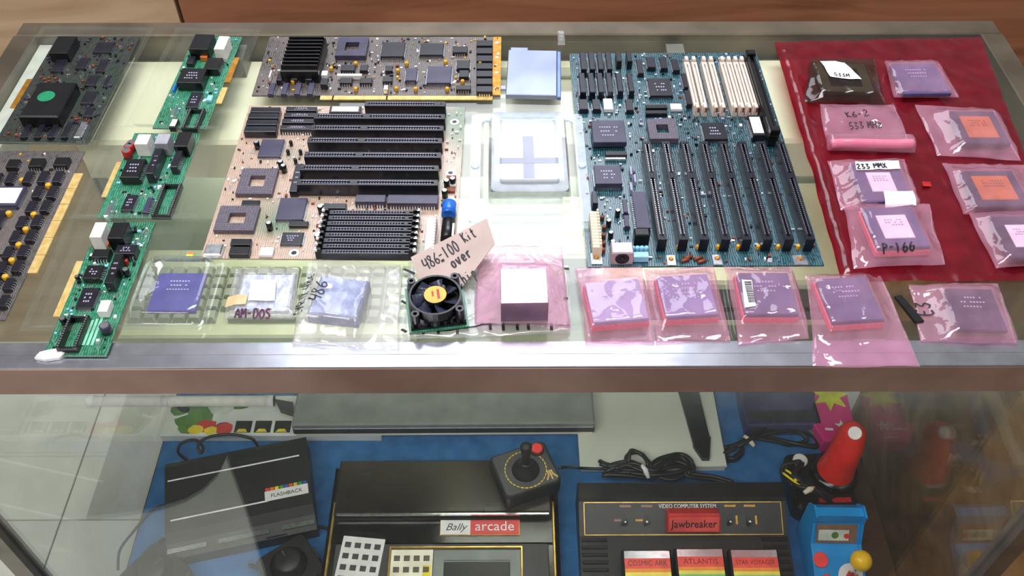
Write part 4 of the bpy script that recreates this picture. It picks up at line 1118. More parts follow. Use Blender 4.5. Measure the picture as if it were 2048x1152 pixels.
# pink bag with a tall silver-topped block
c, w, d, a = quadrect([(998, 546), (1096, 545), (1094, 597), (1004, 599)], Z0 + .026)
m = MB(); m.box(0, 0, .0038, w, d + .010, .022, c=.0006); pk = m.build('boxed_processor', pm('dark_violet_block', (30, 8, 62), (42, 14, 80), 60, .3), None, (c.x, c.y, Z0), a)
m = MB(); m.box(0, 0, .0258, w * .98, (d + .010) * .97, .0004); m.build('foil_top', pm('bright_foil', (214, 214, 226), (238, 238, 246), 150, .28, metal=.3, bump=.7), pk); tag(pk, 'dark violet block with a silver foil top inside a pink bag', 'processor')
bag('crumpled pink bag over a silver-topped violet block beside the fan', [(952, 490), (1128, 494), (1142, 660), (946, 652)], [(c.x, c.y, w / 2, d / 2 + .005, a, .0262, .026)], M_PINK, Z0 + .0030, .0026, 37, (44, 44), group='pink antistatic bags')

# black strip left of the E3 bag, torn white foam at the front left, small sticker, clear clip
p = W(1818, 620, Z0); m = MB(); m.prism([(-.004, -.0155), (.0035, -.0155), (-.001, .0155), (-.007, .0155)], 0, .003, inset=.0005)
tag(m.build('black_strip', M_BLACK, None, (p.x + .001, p.y, Z0), .22), 'narrow black plastic strip left of the bag marked E3', 'plastic strip')
p = W(104, 712, Z0); m = MB()
m.prism([(-.012, -.004), (-.003, -.006), (.008, -.004), (.0115, .001), (.005, .0055), (-.004, .004), (-.010, .001)], 0, .0045, inset=.0018)
tag(m.build('foam_scrap', pm('white_foam', (236, 234, 240), None, 200, .8, bump=.5), None, (p.x, p.y, Z0 + .0002)), 'torn scrap of white foam on the front rail by the green card', 'scrap')
p = W(380, 509, Z0); m = MB(); m.prism([(-.003, -.002), (.003, -.002), (.0028, .0025), (-.002, .003)], 0, .0003); m.prism([(-.003, -.002), (.003, -.002), (.003, 0), (-.003, 0)], .0003, .0004, mi=1)
tag(m.build('sticker', [pm('orange_dot', (235, 110, 70), None, 60, .5), pm('green_dot', (190, 220, 60), None, 60, .5)], None, (p.x, p.y, Z0)), 'tiny orange and green sticker behind the clear blister', 'sticker')
p = W(1122, 80, Z0); m = MB(); m.box(0, 0, 0, .008, .02, .006, c=.001); m.cyl((0, 0, .006), .003, .004, 10)
tag(m.build('clear_clip', M_CLEAR, None, (p.x, p.y, Z0)), 'small clear plastic clip at the back rail beside the silver plate', 'clip')

# silver steel plate at the back, right of the long brown card
c, w, d, a = quadrect([(1016, 99), (1112, 101), (1116, 190), (1012, 188)], Z0 + .006)
pl = thing('steel_cover', 'flat silver steel cover right of the long brown card', 'metal cover', (c.x, c.y, Z0), a)
m = MB(); m.box(0, 0, .0, w, d, .006, c=.0008); m.build('plate', M_PLATE, pl)
m = MB(); m.box(w / 2 + .0022, 0, 0, .0044, d * 1.02, .0045, c=.0006); m.build('flange', pm('flange_blue_shade', (110, 130, 176), None, 30, .35, metal=.7), pl)  # blue shading of the right side, put into the flange colour
m = MB(); m.box(-w / 2 + .012, d / 2 + .004, 0, .02, .008, .004, c=.0008); m.build('mounting_ear', M_PLATE, pl)
for x, y in ((-w / 2 + .006, -d / 2 + .012),): m = MB(); m.box(-w / 2 - .003, -d / 2 + .016, .0, .006, .006, .003, c=.0004); m.build('mounting_ear', M_PLATE, pl)

# clear clamshell tray between the motherboards
q = [(943, 227), (1168, 226), (1180, 440), (938, 442)]
c, w, d, a = quadrect(q, Z0 + .004)
cl = thing('clear_clamshell', 'clear plastic clamshell with a raised window between the two motherboards', 'clamshell', (c.x, c.y, Z0), a)
M_CLAM = film('clamshell_plastic', (246, 250, 252), (226, 236, 248), .38, rough=.08, ior=1.52); M_CWIN = film('clamshell_window', (250, 252, 252), (232, 240, 248), .05, rough=.05, ior=1.5)
m = MB(); m.ringprism(rrect(w / 2, d / 2, .004), rrect(w / 2 - .010, d / 2 - .010, .006), .0, .0028); m.build('flange', M_CLAM, cl)
def step(prof, name, top=False, cx=0, cy=0, mat=None):
    m = MB(); vs = []; fs = []
    for hw, hd, r_, z_ in prof:
        R_ = rrect(hw, hd, r_); k_ = len(R_); vs += [(x + cx, y + cy, z_) for x, y in R_]
    for k in range(len(prof) - 1):
        for i in range(k_): j = (i + 1) % k_; fs.append((k * k_ + i, k * k_ + j, k * k_ + k_ + j, k * k_ + k_ + i))
    if top: fs.append(tuple((len(prof) - 1) * k_ + i for i in range(k_)))
    m.add(vs, fs); return m.build(name, mat or M_CLAM, cl)
h1 = w / 2 - .010; h2 = d / 2 - .008
step([(h1, h2, .010, .0028), (h1 - .003, h2 - .003, .010, .0075), (h1 - .007, h2 - .007, .008, .0078)], 'lower_step', mat=M_TRAY)
step([(h1 - .008, h2 - .008, .006, .006), (h1 - .011, h2 - .012, .006, .018), (h1 - .019, h2 - .021, .005, .0185), (h1 - .021, h2 - .023, .005, .0165)], 'raised_frame', False, 0, .004)
step([(h1 - .021, h2 - .023, .005, .0165), (h1 - .022, h2 - .024, .005, .0165)], 'window', True, 0, .004, M_CWIN)
for sx in (-1, 1):
    m = MB(); m.cyl((sx * (w / 2 - .0048), -.002, .0028), .0042, .0015, 16, cap=.0006); m.build('snap_button', M_CLAM, cl)
m = MB(); m.box(0, -d / 2 - .006, 0, w * 1.0, .012, .004, c=.001); m.build('hinge_strip', M_TRAY, cl)
cc = cl.location
pr = thing('boxed_chip', 'flat silver-lidded chip package inside the clear clamshell', 'processor', (cc.x, cc.y, Z0 + .0008), a)
m = MB(); m.box(0, .002, 0, .078, .078, .003, c=.0004); m.build('carrier', M_BLACK, pr)
m = MB(); m.box(0, .006, .003, .068, .064, .004, c=.001); m.build('lid', pm('bright_lid', (226, 228, 236), (240, 242, 248), 30, .3, metal=.2), pr)
M_CROSS = pm('cross_shadow_grey', (112, 112, 140), (130, 130, 156), 40, .45)  # cross-shaped shadow on the lid, put into colour
m = MB(); m.box(0, .006, .007, .011, .063, .0003); m.build('lid_cross_shadow', M_CROSS, pr); m = MB(); m.box(0, .000, .0073, .067, .008, .0003); m.build('lid_cross_shadow', M_CROSS, pr)

# ------------------------------------------------------------------ things on the middle glass shelf
ZM = .6992
M_KEY = pm('grey_keycap', (122, 130, 116), (136, 142, 128), 60, .5)
kl = W(232, 672, ZM + .02); kr = W(830, 672, ZM + .02)
kw = kr.x - kl.x; kd = .15
kb = thing('computer_keyboard', 'grey-green computer keyboard on the middle shelf, its front row seen behind the rail', 'keyboard', ((kl.x + kr.x) / 2, kl.y + kd / 2, ZM))
m = MB(); m.box(0, 0, 0, kw, kd, .018, c=.003); m.build('case', pm('grey_green_case', (158, 164, 142), (170, 176, 154), 20, .5), kb)
kc = None
for r in range(5):
    n = int((kw - .012) / .0185)
    for i in range(n):
        if r == 0 and 5 < i < 12: continue
        if kc is None:
            m = MB(); m.box(0, 0, 0, .0168, .0168, .008, c=.0008, tw=.76, td=.76); o = m.build('keycap', M_KEY, kb); kc = o.data
        else: o = link('keycap', kc, kb)
        o.location = ((i - (n - 1) / 2) * .0185, -kd / 2 + .030 + r * .0185, .018)
m = MB(); m.box(0, -kd / 2 + .030, .018, .10, .0168, .008, c=.0008, td=.76); m.build('space_bar', M_KEY, kb)

a = W(1195, 566, ZM + .08); b = W(1705, 566, ZM + .08)
pc = thing('beige_computer', 'beige computer case on the middle shelf under the right motherboard', 'computer', ((a.x + b.x) / 2, a.y + .09, ZM)); pw = b.x - a.x
m = MB(); m.box(0, 0, 0, pw, .18, .08, c=.004); m.build('case', M_BEIGE, pc)
m = MB(); m.box(0, -.0905, .012, pw * .96, .002, .056); m.build('front_shade', pm('front_shade_grey', (70, 72, 70), (84, 86, 84), 20, .5), pc)  # shade on the beige front, put into a dark grey sheet
for x in (-.02, .10):
    m = MB(); m.box(x, -.0922, .03, .09, .002, .006); m.build('drive_slot', M_BLACK, pc)
m = MB(); m.box(.07, -.072, .08, .010, .006, .0004); m.build('indicator', M_GREYB, pc)
m = MB(); m.box(.11, -.062, .08, .018, .003, .0003); m.build('badge', M_CHIP, pc)
a = W(905, 508, ZM + .055); b = W(1180, 508, ZM + .055)
pv = thing('vented_case', 'cream ribbed case on the middle shelf below the clear clamshell', 'computer', ((a.x + b.x) / 2, a.y + .056, ZM)); pw = b.x - a.x - .006
m = MB(); m.box(0, 0, 0, pw, .112, .05, c=.004); m.build('case', pm('pale_grey_case', (168, 174, 168), (180, 186, 180), 20, .5), pv)
for k in range(10):
    m = MB(); m.box(pw / 2 - .016, -.050 + k * .011, .05, .022, .005, .004, c=.001); m.build('cooling_rib', M_CREAM, pv)
a = W(1640, 420, ZM + .12)
wb = thing('wooden_box', 'dark brown wooden box on the middle shelf under the red bag', 'box', (.478, .83, ZM))
m = MB(); m.box(0, 0, 0, .11, .17, .115); m.build('body', M_CAB, wb); m = MB(); m.box(0, 0, .115, .116, .176, .012, c=.002); m.build('lid', M_CAB, wb)

# ------------------------------------------------------------------ the lower deck
ZD = .3487
m = MB(); nx, ny = 40, 22; V = []
for j in range(ny + 1):
    for i in range(nx + 1):
        x = -.546 + (1.032) * i / nx; y = .474 + .456 * j / ny
        V.append((x, y, .0014 + .0012 * noise.noise(Vector((x * 9, y * 9, 3)))))
K = nx + 1
m.add(V, [(j * K + i, j * K + i + 1, (j + 1) * K + i + 1, (j + 1) * K + i) for j in range(ny) for i in range(nx)], 0, True)
m.add([(x, y, 0) for x, y, z_ in V], [(j * K + i, (j + 1) * K + i, (j + 1) * K + i + 1, j * K + i + 1) for j in range(ny) for i in range(nx)], 0, True)
tag(m.build('felt_cloth', M_CLOTH, None, (0, 0, ZD)), 'blue felt cloth covering the floor of the display case', 'cloth')
ZL = ZD + .0026

M_BODY = pm('console_black', (20, 19, 20), (30, 28, 29), 50, .42)
M_BODYG = pm('console_gloss', (16, 13, 12), (26, 20, 18), 30, .16)
M_DGREY = pm('dark_grey_plastic', (58, 58, 60), (70, 70, 72), 40, .5)
M_MGREY = pm('mid_grey_plastic', (122, 128, 124), (136, 142, 138), 30, .45)
M_CABLE = pm('black_cable', (16, 16, 18), (26, 26, 28), 60, .4)
M_WLINE = pm('white_line', (224, 224, 226), None, 60, .4)
M_GTRIM = pm('brass_trim', (190, 150, 70), (220, 184, 100), 60, .3, metal=.7)
M_REDP = pm('bright_red_plastic', (214, 32, 24), (230, 44, 34), 50, .35)
M_ORED = pm('red_button', (232, 60, 56), None, 50, .35)
M_CYAN = pm('sky_blue_plastic', (16, 140, 216), (28, 156, 230), 30, .3)
M_YEL = pm('yellow_ball', (240, 190, 24), (248, 204, 40), 30, .25)
M_BOARDW = pm('white_board', (206, 212, 198), (216, 222, 210), 8, .6)

# picture box, flat at the back left
c, w, d, a = quadrect([(322, 792), (764, 792), (768, 868), (340, 870)], ZL + .016)
fb = thing('picture_box', 'flat white game box with green, red and yellow cartoon print at the back', 'box', (c.x, c.y, ZL), a)
m = MB(); m.box(0, 0, 0, w, d, .016, c=.0015); m.build('carton', pm('white_carton', (205, 210, 206), None, 20, .5), fb)
art = []
rr = random.Random(8)
def blob(cx, cy, r_, mat, n=9, k=0, sy=.7):
    m = MB(); m.prism([(cx + r_ * rr.uniform(.75, 1.1) * math.cos(2 * math.pi * i / n), cy + sy * r_ * rr.uniform(.75, 1.1) * math.sin(2 * math.pi * i / n)) for i in range(n)], .016, .01608 + .00006 * k)
    m.build('printed_patch', mat, fb)
PG = pm('print_green', (70, 120, 50), (96, 140, 60), 60, .4); PY = pm('print_yellow', (220, 200, 40), None, 60, .4); PR = pm('print_red', (190, 50, 40), None, 60, .4); PBu = pm('print_blue', (50, 50, 110), None, 60, .4); PW_ = pm('print_pale', (190, 200, 190), None, 60, .4)
x0 = -w / 2
for q_ in ((.022, .010, .018, PG, 0), (.042, -.022, .020, PG, 3), (.030, .028, .022, PG, 0), (.055, .0, .026, PG, 1), (.035, -.012, .02, PG, 2), (.085, .03, .026, PW_, 3), (.115, .032, .020, PG, 0), (.115, .032, .014, PW_, 4), (.070, -.020, .018, PR, 4), (.055, -.030, .013, PY, 5), (.095, -.022, .013, PBu, 5), (.098, -.030, .016, PR, 6), (.078, -.034, .011, PY, 7)):
    if abs(q_[1]) + q_[2] * .7 < d / 2: blob(x0 + q_[0], q_[1], q_[2], q_[3], 9, q_[4])
    else: blob(x0 + q_[0], max(-d / 2 + q_[2] * .8, min(d / 2 - q_[2] * .8, q_[1])), q_[2], q_[3], 9, q_[4])
for k in range(5):
    m = MB(); m.box(x0 + .128 + k * .031, -d / 2 + .016, .016, .026, .022, .0002); o = m.build('printed_photo', M_BLACK, fb)
    m = MB(); m.prism([(x0 + .118 + k * .031, -d / 2 + .006), (x0 + .136 + k * .031, -d / 2 + .006), (x0 + .132 + k * .031, -d / 2 + .012), (x0 + .122 + k * .031, -d / 2 + .012)], .0162, .0163); m.build('photo_detail', PY, o)

# white flat box with the black strap
c, w, d, a = quadrect([(1176, 780), (1450, 780), (1424, 926), (1136, 930)], ZL + .016)
wbx = thing('white_flat_box', 'white flat box lying at the back under a black strap', 'box', (c.x, c.y, ZL), a)
m = MB(); m.box(0, 0, 0, w, d, .011, c=.001); m.build('tray', M_BOARDW, wbx); m = MB(); m.box(0, 0, .011, w + .003, d + .003, .005, c=.001); m.build('lid', M_BOARDW, wbx)
zt = ZL + .0165
def flat_poly(P, z, th, name, mat, parent=None):
    V = [W(x, y, z) for x, y in P]; c_ = sum(V, Vector()) / len(V)
    m = MB(); m.prism([(v.x - c_.x, v.y - c_.y) for v in V][::-1], 0, th, inset=.0008)
    o = m.build(name, mat, parent, c_); return o
st = thing('black_strap', 'black tapering strap lying across the white flat box', 'strap', W(1400, 860, zt))
for P, z, th in (([(1354, 776), (1394, 776), (1419, 880), (1384, 884)], zt, .006), ([(1384, 882), (1420, 878), (1418, 922), (1404, 922), (1386, 896)], zt, .008)):
    V = [W(x, y, z) - st.location for x, y in P]; m = MB(); m.prism([(v.x, v.y) for v in V][::-1], 0, th, inset=.001); m.build('strap_section', M_BODY, st)

# grey flat device resting on the two boxes
c, w, d, a = quadrect([(590, 770), (1187, 766), (1187, 846), (590, 850)], ZL + .048)
sl_ = thing('flat_device', 'long flat grey device with a black front edge, resting on the boxes', 'device', (c.x, c.y, ZL + .0168), a)
m = MB(); m.box(0, 0, 0, w * .99, d * .99, .006, c=.001); m.build('base', M_CREAM, sl_)
m = MB(); m.box(0, 0, .006, w, d, .014); m.build('black_band', M_BODY, sl_)
m = MB(); m.box(0, 0, .020, w, d, .012, c=.003); m.build('cover', M_MGREY, sl_)
m = MB(); m.box(0, -d / 2 + .001, .0195, w * .99, .0026, .0012); m.build('bright_edge', M_WLINE, sl_)
# white tube and black plug on the picture box
p0 = W(175, 803, ZL + .026); p1 = W(548, 803, ZL + .026)
tb = thing('white_tube', 'white plastic tube lying on the picture box', 'tube', (p0.x, p0.y, ZL + .0168))
Lt = p1.x - p0.x
m = MB(); m.cyl((0, 0, .0090), .0088, Lt, 18, axis=(1, 0, 0)); m.build('tube', M_WHITE, tb)
for x in (.0, Lt * .4, Lt - .012):
    m = MB(); m.cyl((x, 0, .0094), .0094, .012, 18, axis=(1, 0, 0)); m.build('tube_ring', M_LABEL, tb)
o = flat_poly([(552, 806), (588, 812), (588, 834), (562, 826)], ZL + .0170, .012, 'black_plug', M_BODY); tag(o, 'black plug between the white tube and the flat grey device', 'plug')

# black game console with two white lines and a rainbow label
q = [(328, 927), (607, 873), (634, 1042), (331, 1106)]
c, w, d, a = quadrect(q, ZL + .045)
fc = thing('game_console', 'slim black game console with two white lines and a white label', 'game console', (c.x, c.y, ZL), a)
m = MB()
pr_ = [(-d / 2, .0), (-d / 2, .022), (-d / 2 + .018, .034), (-d / 2 + .03, .044), (d / 2 - .01, .048), (d / 2, .042), (d / 2, .0)]
vs = [(-w / 2, y, z_) for y, z_ in pr_] + [(w / 2, y, z_) for y, z_ in pr_]; n = len(pr_)
m.add(vs, [tuple(range(n)), tuple(range(2 * n - 1, n - 1, -1))] + [(i, n + i, n + (i + 1) % n, (i + 1) % n) for i in range(n)])
bd = m.build('body', M_BODY, fc)
ztop = lambda y: .044 + .004 * (y - (-d / 2 + .03)) / (d - .04)
def on_top(x, y, ww, dd, name, mat, th=.0006, par=None):
    m = MB(); m.box(x, y, ztop(y) + .0001, ww, dd, th); return m.build(name, mat, par or fc)
on_top(-.004, d * .27, w * .92, .0022, 'white_line', M_WLINE)
on_top(-w * .13, -d * .17, w * .66, .0022, 'white_line', M_WLINE)
on_top(w * .33, -d * .12, w * .30, .016, 'label_plate', M_LABEL, .0010)
t = link('lettering', text_mesh('FLASHBACK', .0085, M_DGREY), fc, (w * .33, -d * .12 - .001, ztop(-d * .12) + .0013))
for k, cc_ in enumerate(((220, 50, 30), (230, 110, 30), (230, 200, 40), (60, 150, 60), (40, 90, 190), (220, 80, 30), (200, 190, 40), (50, 140, 70), (40, 80, 150))):
    on_top(w * .33 + (k - 4) * w * .0325, -d * .12 + .0105, w * .026, .005, 'colour_square', pm('rainbow_%d' % k, cc_, None, 60, .4), .0008)
for x0, x1 in ((-.5, -.24), (-.16, .18), (.27, .49)):
    m = MB(); m.box((x0 + x1) / 2 * w, -d / 2 + .009, .0285, (x1 - x0) * w, .007, .0018); m.build('front_strip', M_SILV, fc)
m = MB(); m.box(.225 * w, -d / 2 + .004, .018, .03, .006, .006); m.build('cable_notch', M_BLACK, fc)
# its cables behind
def cable(name, label, pts, r=.0022, group=None, mat=None, n=6):
    P = [W(x, y, z_) for x, y, z_ in pts]; c_ = P[0].copy()
    m = MB(); m.tube([p - c_ for p in smooth_path(P, n)], r, 8)
    return tag(m.build(name, mat or M_CABLE, None, c_), label, 'cable', group)
zc = ZL + .003
cable('cable', 'black cable looping behind the slim black console', [(372, 920, zc), (356, 904, zc + .02), (364, 886, zc + .03), (390, 880, zc + .03), (406, 894, zc + .03), (402, 906, zc + .03), (396, 890, zc + .036), (418, 874, zc + .036), (462, 869, zc + .036), (500, 876, zc + .03), (512, 886, zc + .02), (518, 900, zc)], .0024)
cable('cable', 'thin cable running left of the slim black console', [(236, 1140, zc), (240, 1100, zc), (268, 1062, zc), (300, 1024, zc), (322, 1012, zc), (334, 1010, zc)], .0021)
cable('cable', 'cable from the right paddle controller towards the next console', [(608, 1082, zc + .012), (618, 1064, zc), (636, 1054, zc), (650, 1056, zc), (664, 1062, zc)], .0024)

def paddle(label, px, py, rz, sticker):
    p = W(px, py, ZL + .032)
    r = thing('paddle_controller', label, 'controller', (p.x, p.y, ZL), rz, 'paddle controllers of the slim console')
    m = MB(); m.prism(rrect(.038, .036, .009), 0, .026, inset=.004); m.build('base', M_DGREY, r)
    m = MB(); m.prism(rrect(.0375, .0355, .009), .026, .0272, inset=.001); m.build('top_plate', M_BODY, r)
    m = MB(); m.revolve((0, .002, .027), [(.026, 0), (.026, .002), (.021, .004), (.019, .014), (.016, .016)], 28); k = m.build('knob', M_BODY, r)
    m = MB(); m.box(0, .013, .043, .0025, .010, .0006); m.build('knob_mark', M_DGREY, k)
    m = MB(); m.box(.039, 0, .008, .005, .02, .012, c=.0015); m.build('fire_button', M_RED if sticker else M_DGREY, r)
    m = MB(); m.tube(smooth_path([(-.036, .030, .013), (-.040, .036, .012), (-.044, .046, .004)], 5), .0035, 8); m.build('cable_relief', M_CABLE, r)
    if sticker:
        m = MB(); m.prism(rrect(.012, .009, .003), .0273, .0277); s_ = m.build('sticker', pm('yellow_green_sticker', (200, 214, 40), None, 60, .4), r); s_.location = (.024, -.025, 0)
        m = MB(); m.cyl((0, 0, .0278), .004, .0002, 14); m.build('sticker_dot', PR, s_)
    return r
paddle('black paddle controller with a yellow-green sticker, bottom left', 306, 1144, -.62, True)
paddle('plain black paddle controller between the slim console and the brass-edged console', 578, 1128, .62, False)

# arcade console with smoked lid, brass trim and keypad
ZC_ = ZL
bl = W(690, 921, ZL + .06); brr = W(1092, 916, ZL + .06)
cx_ = (bl.x + brr.x) / 2; wA = (W(1112, 1090, ZL + .06).x - W(664, 1090, ZL + .06).x); yb = bl.y; yf = .478; dA = yb - yf
ac = thing('arcade_console', 'brown-black arcade console with brass side trim and a white and red name plate', 'game console', (cx_, (yb + yf) / 2, ZL))
m = MB(); m.box(0, 0, 0, wA + .02, dA, .045, c=.006); m.build('body', M_BODYG, ac)
yl = lambda py, z_: W(900, py, ZL + z_).y - ac.location.y
y1 = yl(1026, .062)
m = MB(); m.box(0, (dA / 2 + y1) / 2, .045, wA, dA / 2 - y1, .017, c=.003); lid = m.build('smoked_lid', pm('smoked_lid', (34, 28, 22), (50, 42, 34), 8, .22), ac)
m = MB(); m.box(0, y1 - .0012, .058, wA * .97, .0024, .0042); m.build('lid_edge', M_SILV, lid)
y2 = yl(1086, .050)
m = MB(); m.box(0, (y1 + y2) / 2 - .001, .045, wA, y1 - y2 - .004, .004); m.build('gloss_strip', M_BODYG, ac)
for sx in (-1, 1):
    m = MB(); m.box(sx * (wA / 2 + .002), -dA * .12, .045, .0035, dA * .72, .006, c=.001); m.build('brass_trim', M_GTRIM, ac)
m = MB(); m.box(0, (y2 - dA / 2) / 2, .045, wA * .96, dA / 2 + y2, .003, c=.001); m.build('control_panel', M_DGREY, ac)
def px_rect(x0, y0, x1, y1_, z_):
    a_ = W(x0, y0, ZL + z_) - ac.location; b_ = W(x1, y1_, ZL + z_) - ac.location
    return (a_.x + b_.x) / 2, (a_.y + b_.y) / 2, abs(b_.x - a_.x), abs(b_.y - a_.y)
x, y, w_, d_ = px_rect(882, 1040, 1038, 1068, .052)
m = MB(); m.box(x, y, .049, w_ + .002, d_ + .002, .0016, c=.0004); np_ = m.build('name_plate', M_GTRIM, ac)
m = MB(); m.box(x - w_ * .31, y, .0506, w_ * .38, d_, .0008); m.build('white_field', M_LABEL, np_)
m = MB(); m.box(x + w_ * .19, y, .0506, w_ * .62, d_, .0008); m.build('red_field', pm('plate_red', (190, 36, 44), None, 40, .35), np_)
link('lettering', text_mesh('Bally', .0155, M_DGREY, shear=.4), np_, (x - w_ * .31, y, .0516))
link('lettering', text_mesh('arcade', .0205, M_LABEL, .0002, sx=1.02), np_, (x + w_ * .19, y + .001, .0516))
x, y, w_, d_ = px_rect(780, 1094, 1046, 1180, .050)
m = MB(); m.ringprism([(x - w_ / 2, y - d_ / 2), (x + w_ / 2, y - d_ / 2), (x + w_ / 2, y + d_ / 2), (x - w_ / 2, y + d_ / 2)], [(x - w_ / 2 + .002, y - d_ / 2 + .002), (x + w_ / 2 - .002, y - d_ / 2 + .002), (x + w_ / 2 - .002, y + d_ / 2 - .002), (x - w_ / 2 + .002, y + d_ / 2 - .002)], .048, .052); m.build('brass_frame', M_GTRIM, ac)
def keypad(x, y, w_, d_, z_, par, name, rows, cols, mat, kmat, rz=0.0):
    m = MB(); m.box(0, 0, 0, w_, d_, .0012, c=.0003); o = m.build(name, mat, par, (x, y, z_), rz); me_ = None
    for r in range(rows):
        for i in range(cols):
            if me_ is None: m = MB(); m.box(0, 0, 0, w_ / cols * .56, .0075, .0016, c=.0004); b_ = m.build('key', kmat, o); me_ = b_.data
            else: b_ = link('key', me_, o)
            b_.location = ((i - (cols - 1) / 2) * w_ / cols * .94, d_ / 2 - .013 - r * .0165, .0012)
    return o
x, y, w_, d_ = px_rect(783, 1099, 862, 1180, .050)
k = keypad(x, y, w_, d_, .0482, ac, 'keypad', 3, 4, pm('cream_panel', (232, 226, 206), None, 30, .4), pm('brown_key', (92, 80, 74), None, 60, .4))
m = MB(); m.box(w_ * .37, d_ / 2 - .0335, .0013, .011, .020, .0002); m.build('yellow_key_field', PY, k)
x, y, w_, d_ = px_rect(868, 1100, 1042, 1180, .050)
m = MB(); m.box(x, y, .048, w_, d_, .0016); cb = m.build('cartridge_bay', M_MGREY, ac)
m = MB(); m.box(x, y - .004, .0496, w_ * .76, d_ * .62, .0004); m.build('bay_opening', M_BLACK, cb)
m = MB(); m.box(x, y + .012, .05, w_ * .76, .0015, .0004); m.build('bay_edge', M_MGREY, cb)
p = W(716, 1128, ZL + .055)
ov = thing('keypad_card', 'loose white keypad overlay card lying on the brass-edged console', 'card', (p.x, p.y, ZL + .0486), -.10)
ow = W(758, 1128, ZL + .05).x - W(672, 1128, ZL + .05).x
keypad(0, 0, ow, .084, 0, ov, 'card', 4, 4, M_LABEL, M_DGREY)

# joystick lying on the smoked lid
q = [(978, 912), (1090, 876), (1122, 961), (1011, 999)]
zj = ZL + .0625
c, w, d, a = quadrect(q, zj + .03)
js = thing('joystick', 'black joystick with a red button and yellow dashed ring on the smoked lid', 'joystick', (c.x, c.y, zj), a)
m = MB(); m.prism(rrect(w / 2, d / 2, .008), 0, .028, inset=.003); m.build('base', M_BODY, js)
m = MB(); m.prism(rrect(w / 2 - .004, d / 2 - .004, .006), .028, .0288); m.build('top_plate', M_DGREY, js)
m = MB(); m.revolve((0, -.002, .0288), [(.020, 0), (.019, .003), (.014, .008), (.010, .013), (.008, .018), (.007, .020)], 28); m.build('rubber_boot', M_BODY, js)
m = MB(); m.revolve((0, -.002, .046), [(.006, 0), (.0055, .012), (.0075, .028), (.0085, .038), (.005, .042)], 18, axis=(.04, .10, 1)); m.build('stick', M_BODY, js)
dm = None
for k in range(30):
    an = 2 * math.pi * k / 30
    if dm is None: m = MB(); m.box(0, 0, 0, .0045, .0014, .0004); o = m.build('ring_dash', pm('dash_yellow', (214, 176, 60), None, 60, .5), js); dm = o.data
    else: o = link('ring_dash', dm, js)
    o.location = (.0295 * math.cos(an), -.002 + .0295 * math.sin(an), .0289); o.rotation_euler = (0, 0, an + math.pi / 2)
rb = (w * .36, d * .36)
m = MB(); m.cyl((rb[0] - .004, rb[1] - .004, .0286), .0105, .003, 24, cap=.001); m.build('button_collar', M_BODY, js)
m = MB(); m.cyl((rb[0] - .004, rb[1] - .004, .031), .0085, .005, 24, cap=.0015); m.build('fire_button', M_ORED, js)
# three-pronged emblem
m = MB()
ex, ey = w * .36, -d * .30
m.box(ex, ey, .0288, .0022, .015, .0004)
for sx in (-1, 1):
    m.prism([(ex + sx * .0018, ey + .0075), (ex + sx * .0036, ey + .0075), (ex + sx * .0042, ey + .001), (ex + sx * .0085, ey - .0055), (ex + sx * .0075, ey - .0075), (ex + sx * .0025, ey - .001)][::sx], .0288, .0292)
m.build('emblem', M_FINGER, js)
cable('cable', 'black cable from the joystick to the cable bundle on the white box', [(1118, 936, zj + .012), (1134, 934, zj + .002), (1160, 936, ZL + .022), (1200, 938, ZL + .020), (1225, 938, ZL + .0205)], .0022)

# cable bundle on the front of the white box
def bundle(name, label, parts, tie, tmat, r=.0024):
    P0 = W(*parts[0][0]); rt = thing(name, label, 'cable bundle', P0)
    rj = random.Random(len(label))
    for pts in [q_ for q_ in parts] + [[(x_ + rj.uniform(-7, 7), y_ + rj.uniform(-4, 4), max(z_, parts[0][0][2]) + rj.uniform(.0, .006)) for x_, y_, z_ in q_[1:]] for q_ in parts[:3] for _ in range(2 if name == 'cable_bundle' else 1)]:
        m = MB(); m.tube([p - P0 for p in smooth_path([W(*q_) for q_ in pts], 6)], r, 8); m.build('cable_loop', M_CABLE, rt)
    if tie:
        a_ = W(*tie[0]) - P0; b_ = W(*tie[1]) - P0
        m = MB(); m.tube([a_, (a_ + b_) / 2 + Vector((0, 0, .003)), b_], [.003, .0045, .003], 8); m.build('twist_tie', tmat, rt)
    return rt
zb = ZL + .021
bundle('cable_bundle', 'coiled black cable tied in a bundle behind the console with the red cartridge', [
    [(1198, 922, zb), (1220, 930, zb + .004), (1256, 926, zb + .008), (1290, 936, zb + .006), (1330, 948, zb), (1366, 950, zb), (1384, 938, zb), (1378, 918, zb + .006), (1352, 908, zb + .008), (1320, 922, zb + .010), (1296, 938, zb + .008)],
    [(1206, 936, zb), (1240, 942, zb), (1280, 944, zb + .004), (1296, 930, zb + .014), (1286, 910, zb + .016), (1266, 904, zb + .016), (1252, 916, zb + .012), (1262, 932, zb + .010), (1300, 944, zb + .010), (1340, 932, zb + .012), (1366, 930, zb + .006), (1372, 944, zb), (1340, 956, zb), (1300, 952, zb), (1250, 952, zb), (1205, 948, zb)],
    [(1200, 928, zb + .006), (1230, 936, zb + .010), (1270, 930, zb + .014), (1310, 940, zb + .014), (1345, 920, zb + .014), (1374, 926, zb + .010), (1380, 950, zb + .004), (1420, 956, zb - .016), (1462, 962, zb - .016)],
    [(1210, 944, zb + .004), (1250, 930, zb + .016), (1290, 942, zb + .018), (1330, 926, zb + .018), (1360, 914, zb + .014), (1376, 934, zb + .010), (1350, 946, zb + .010), (1310, 950, zb + .012), (1260, 946, zb + .008)]],
    [(1284, 930, zb + .020), (1297, 956, zb + .012)], M_LABEL, .0031)

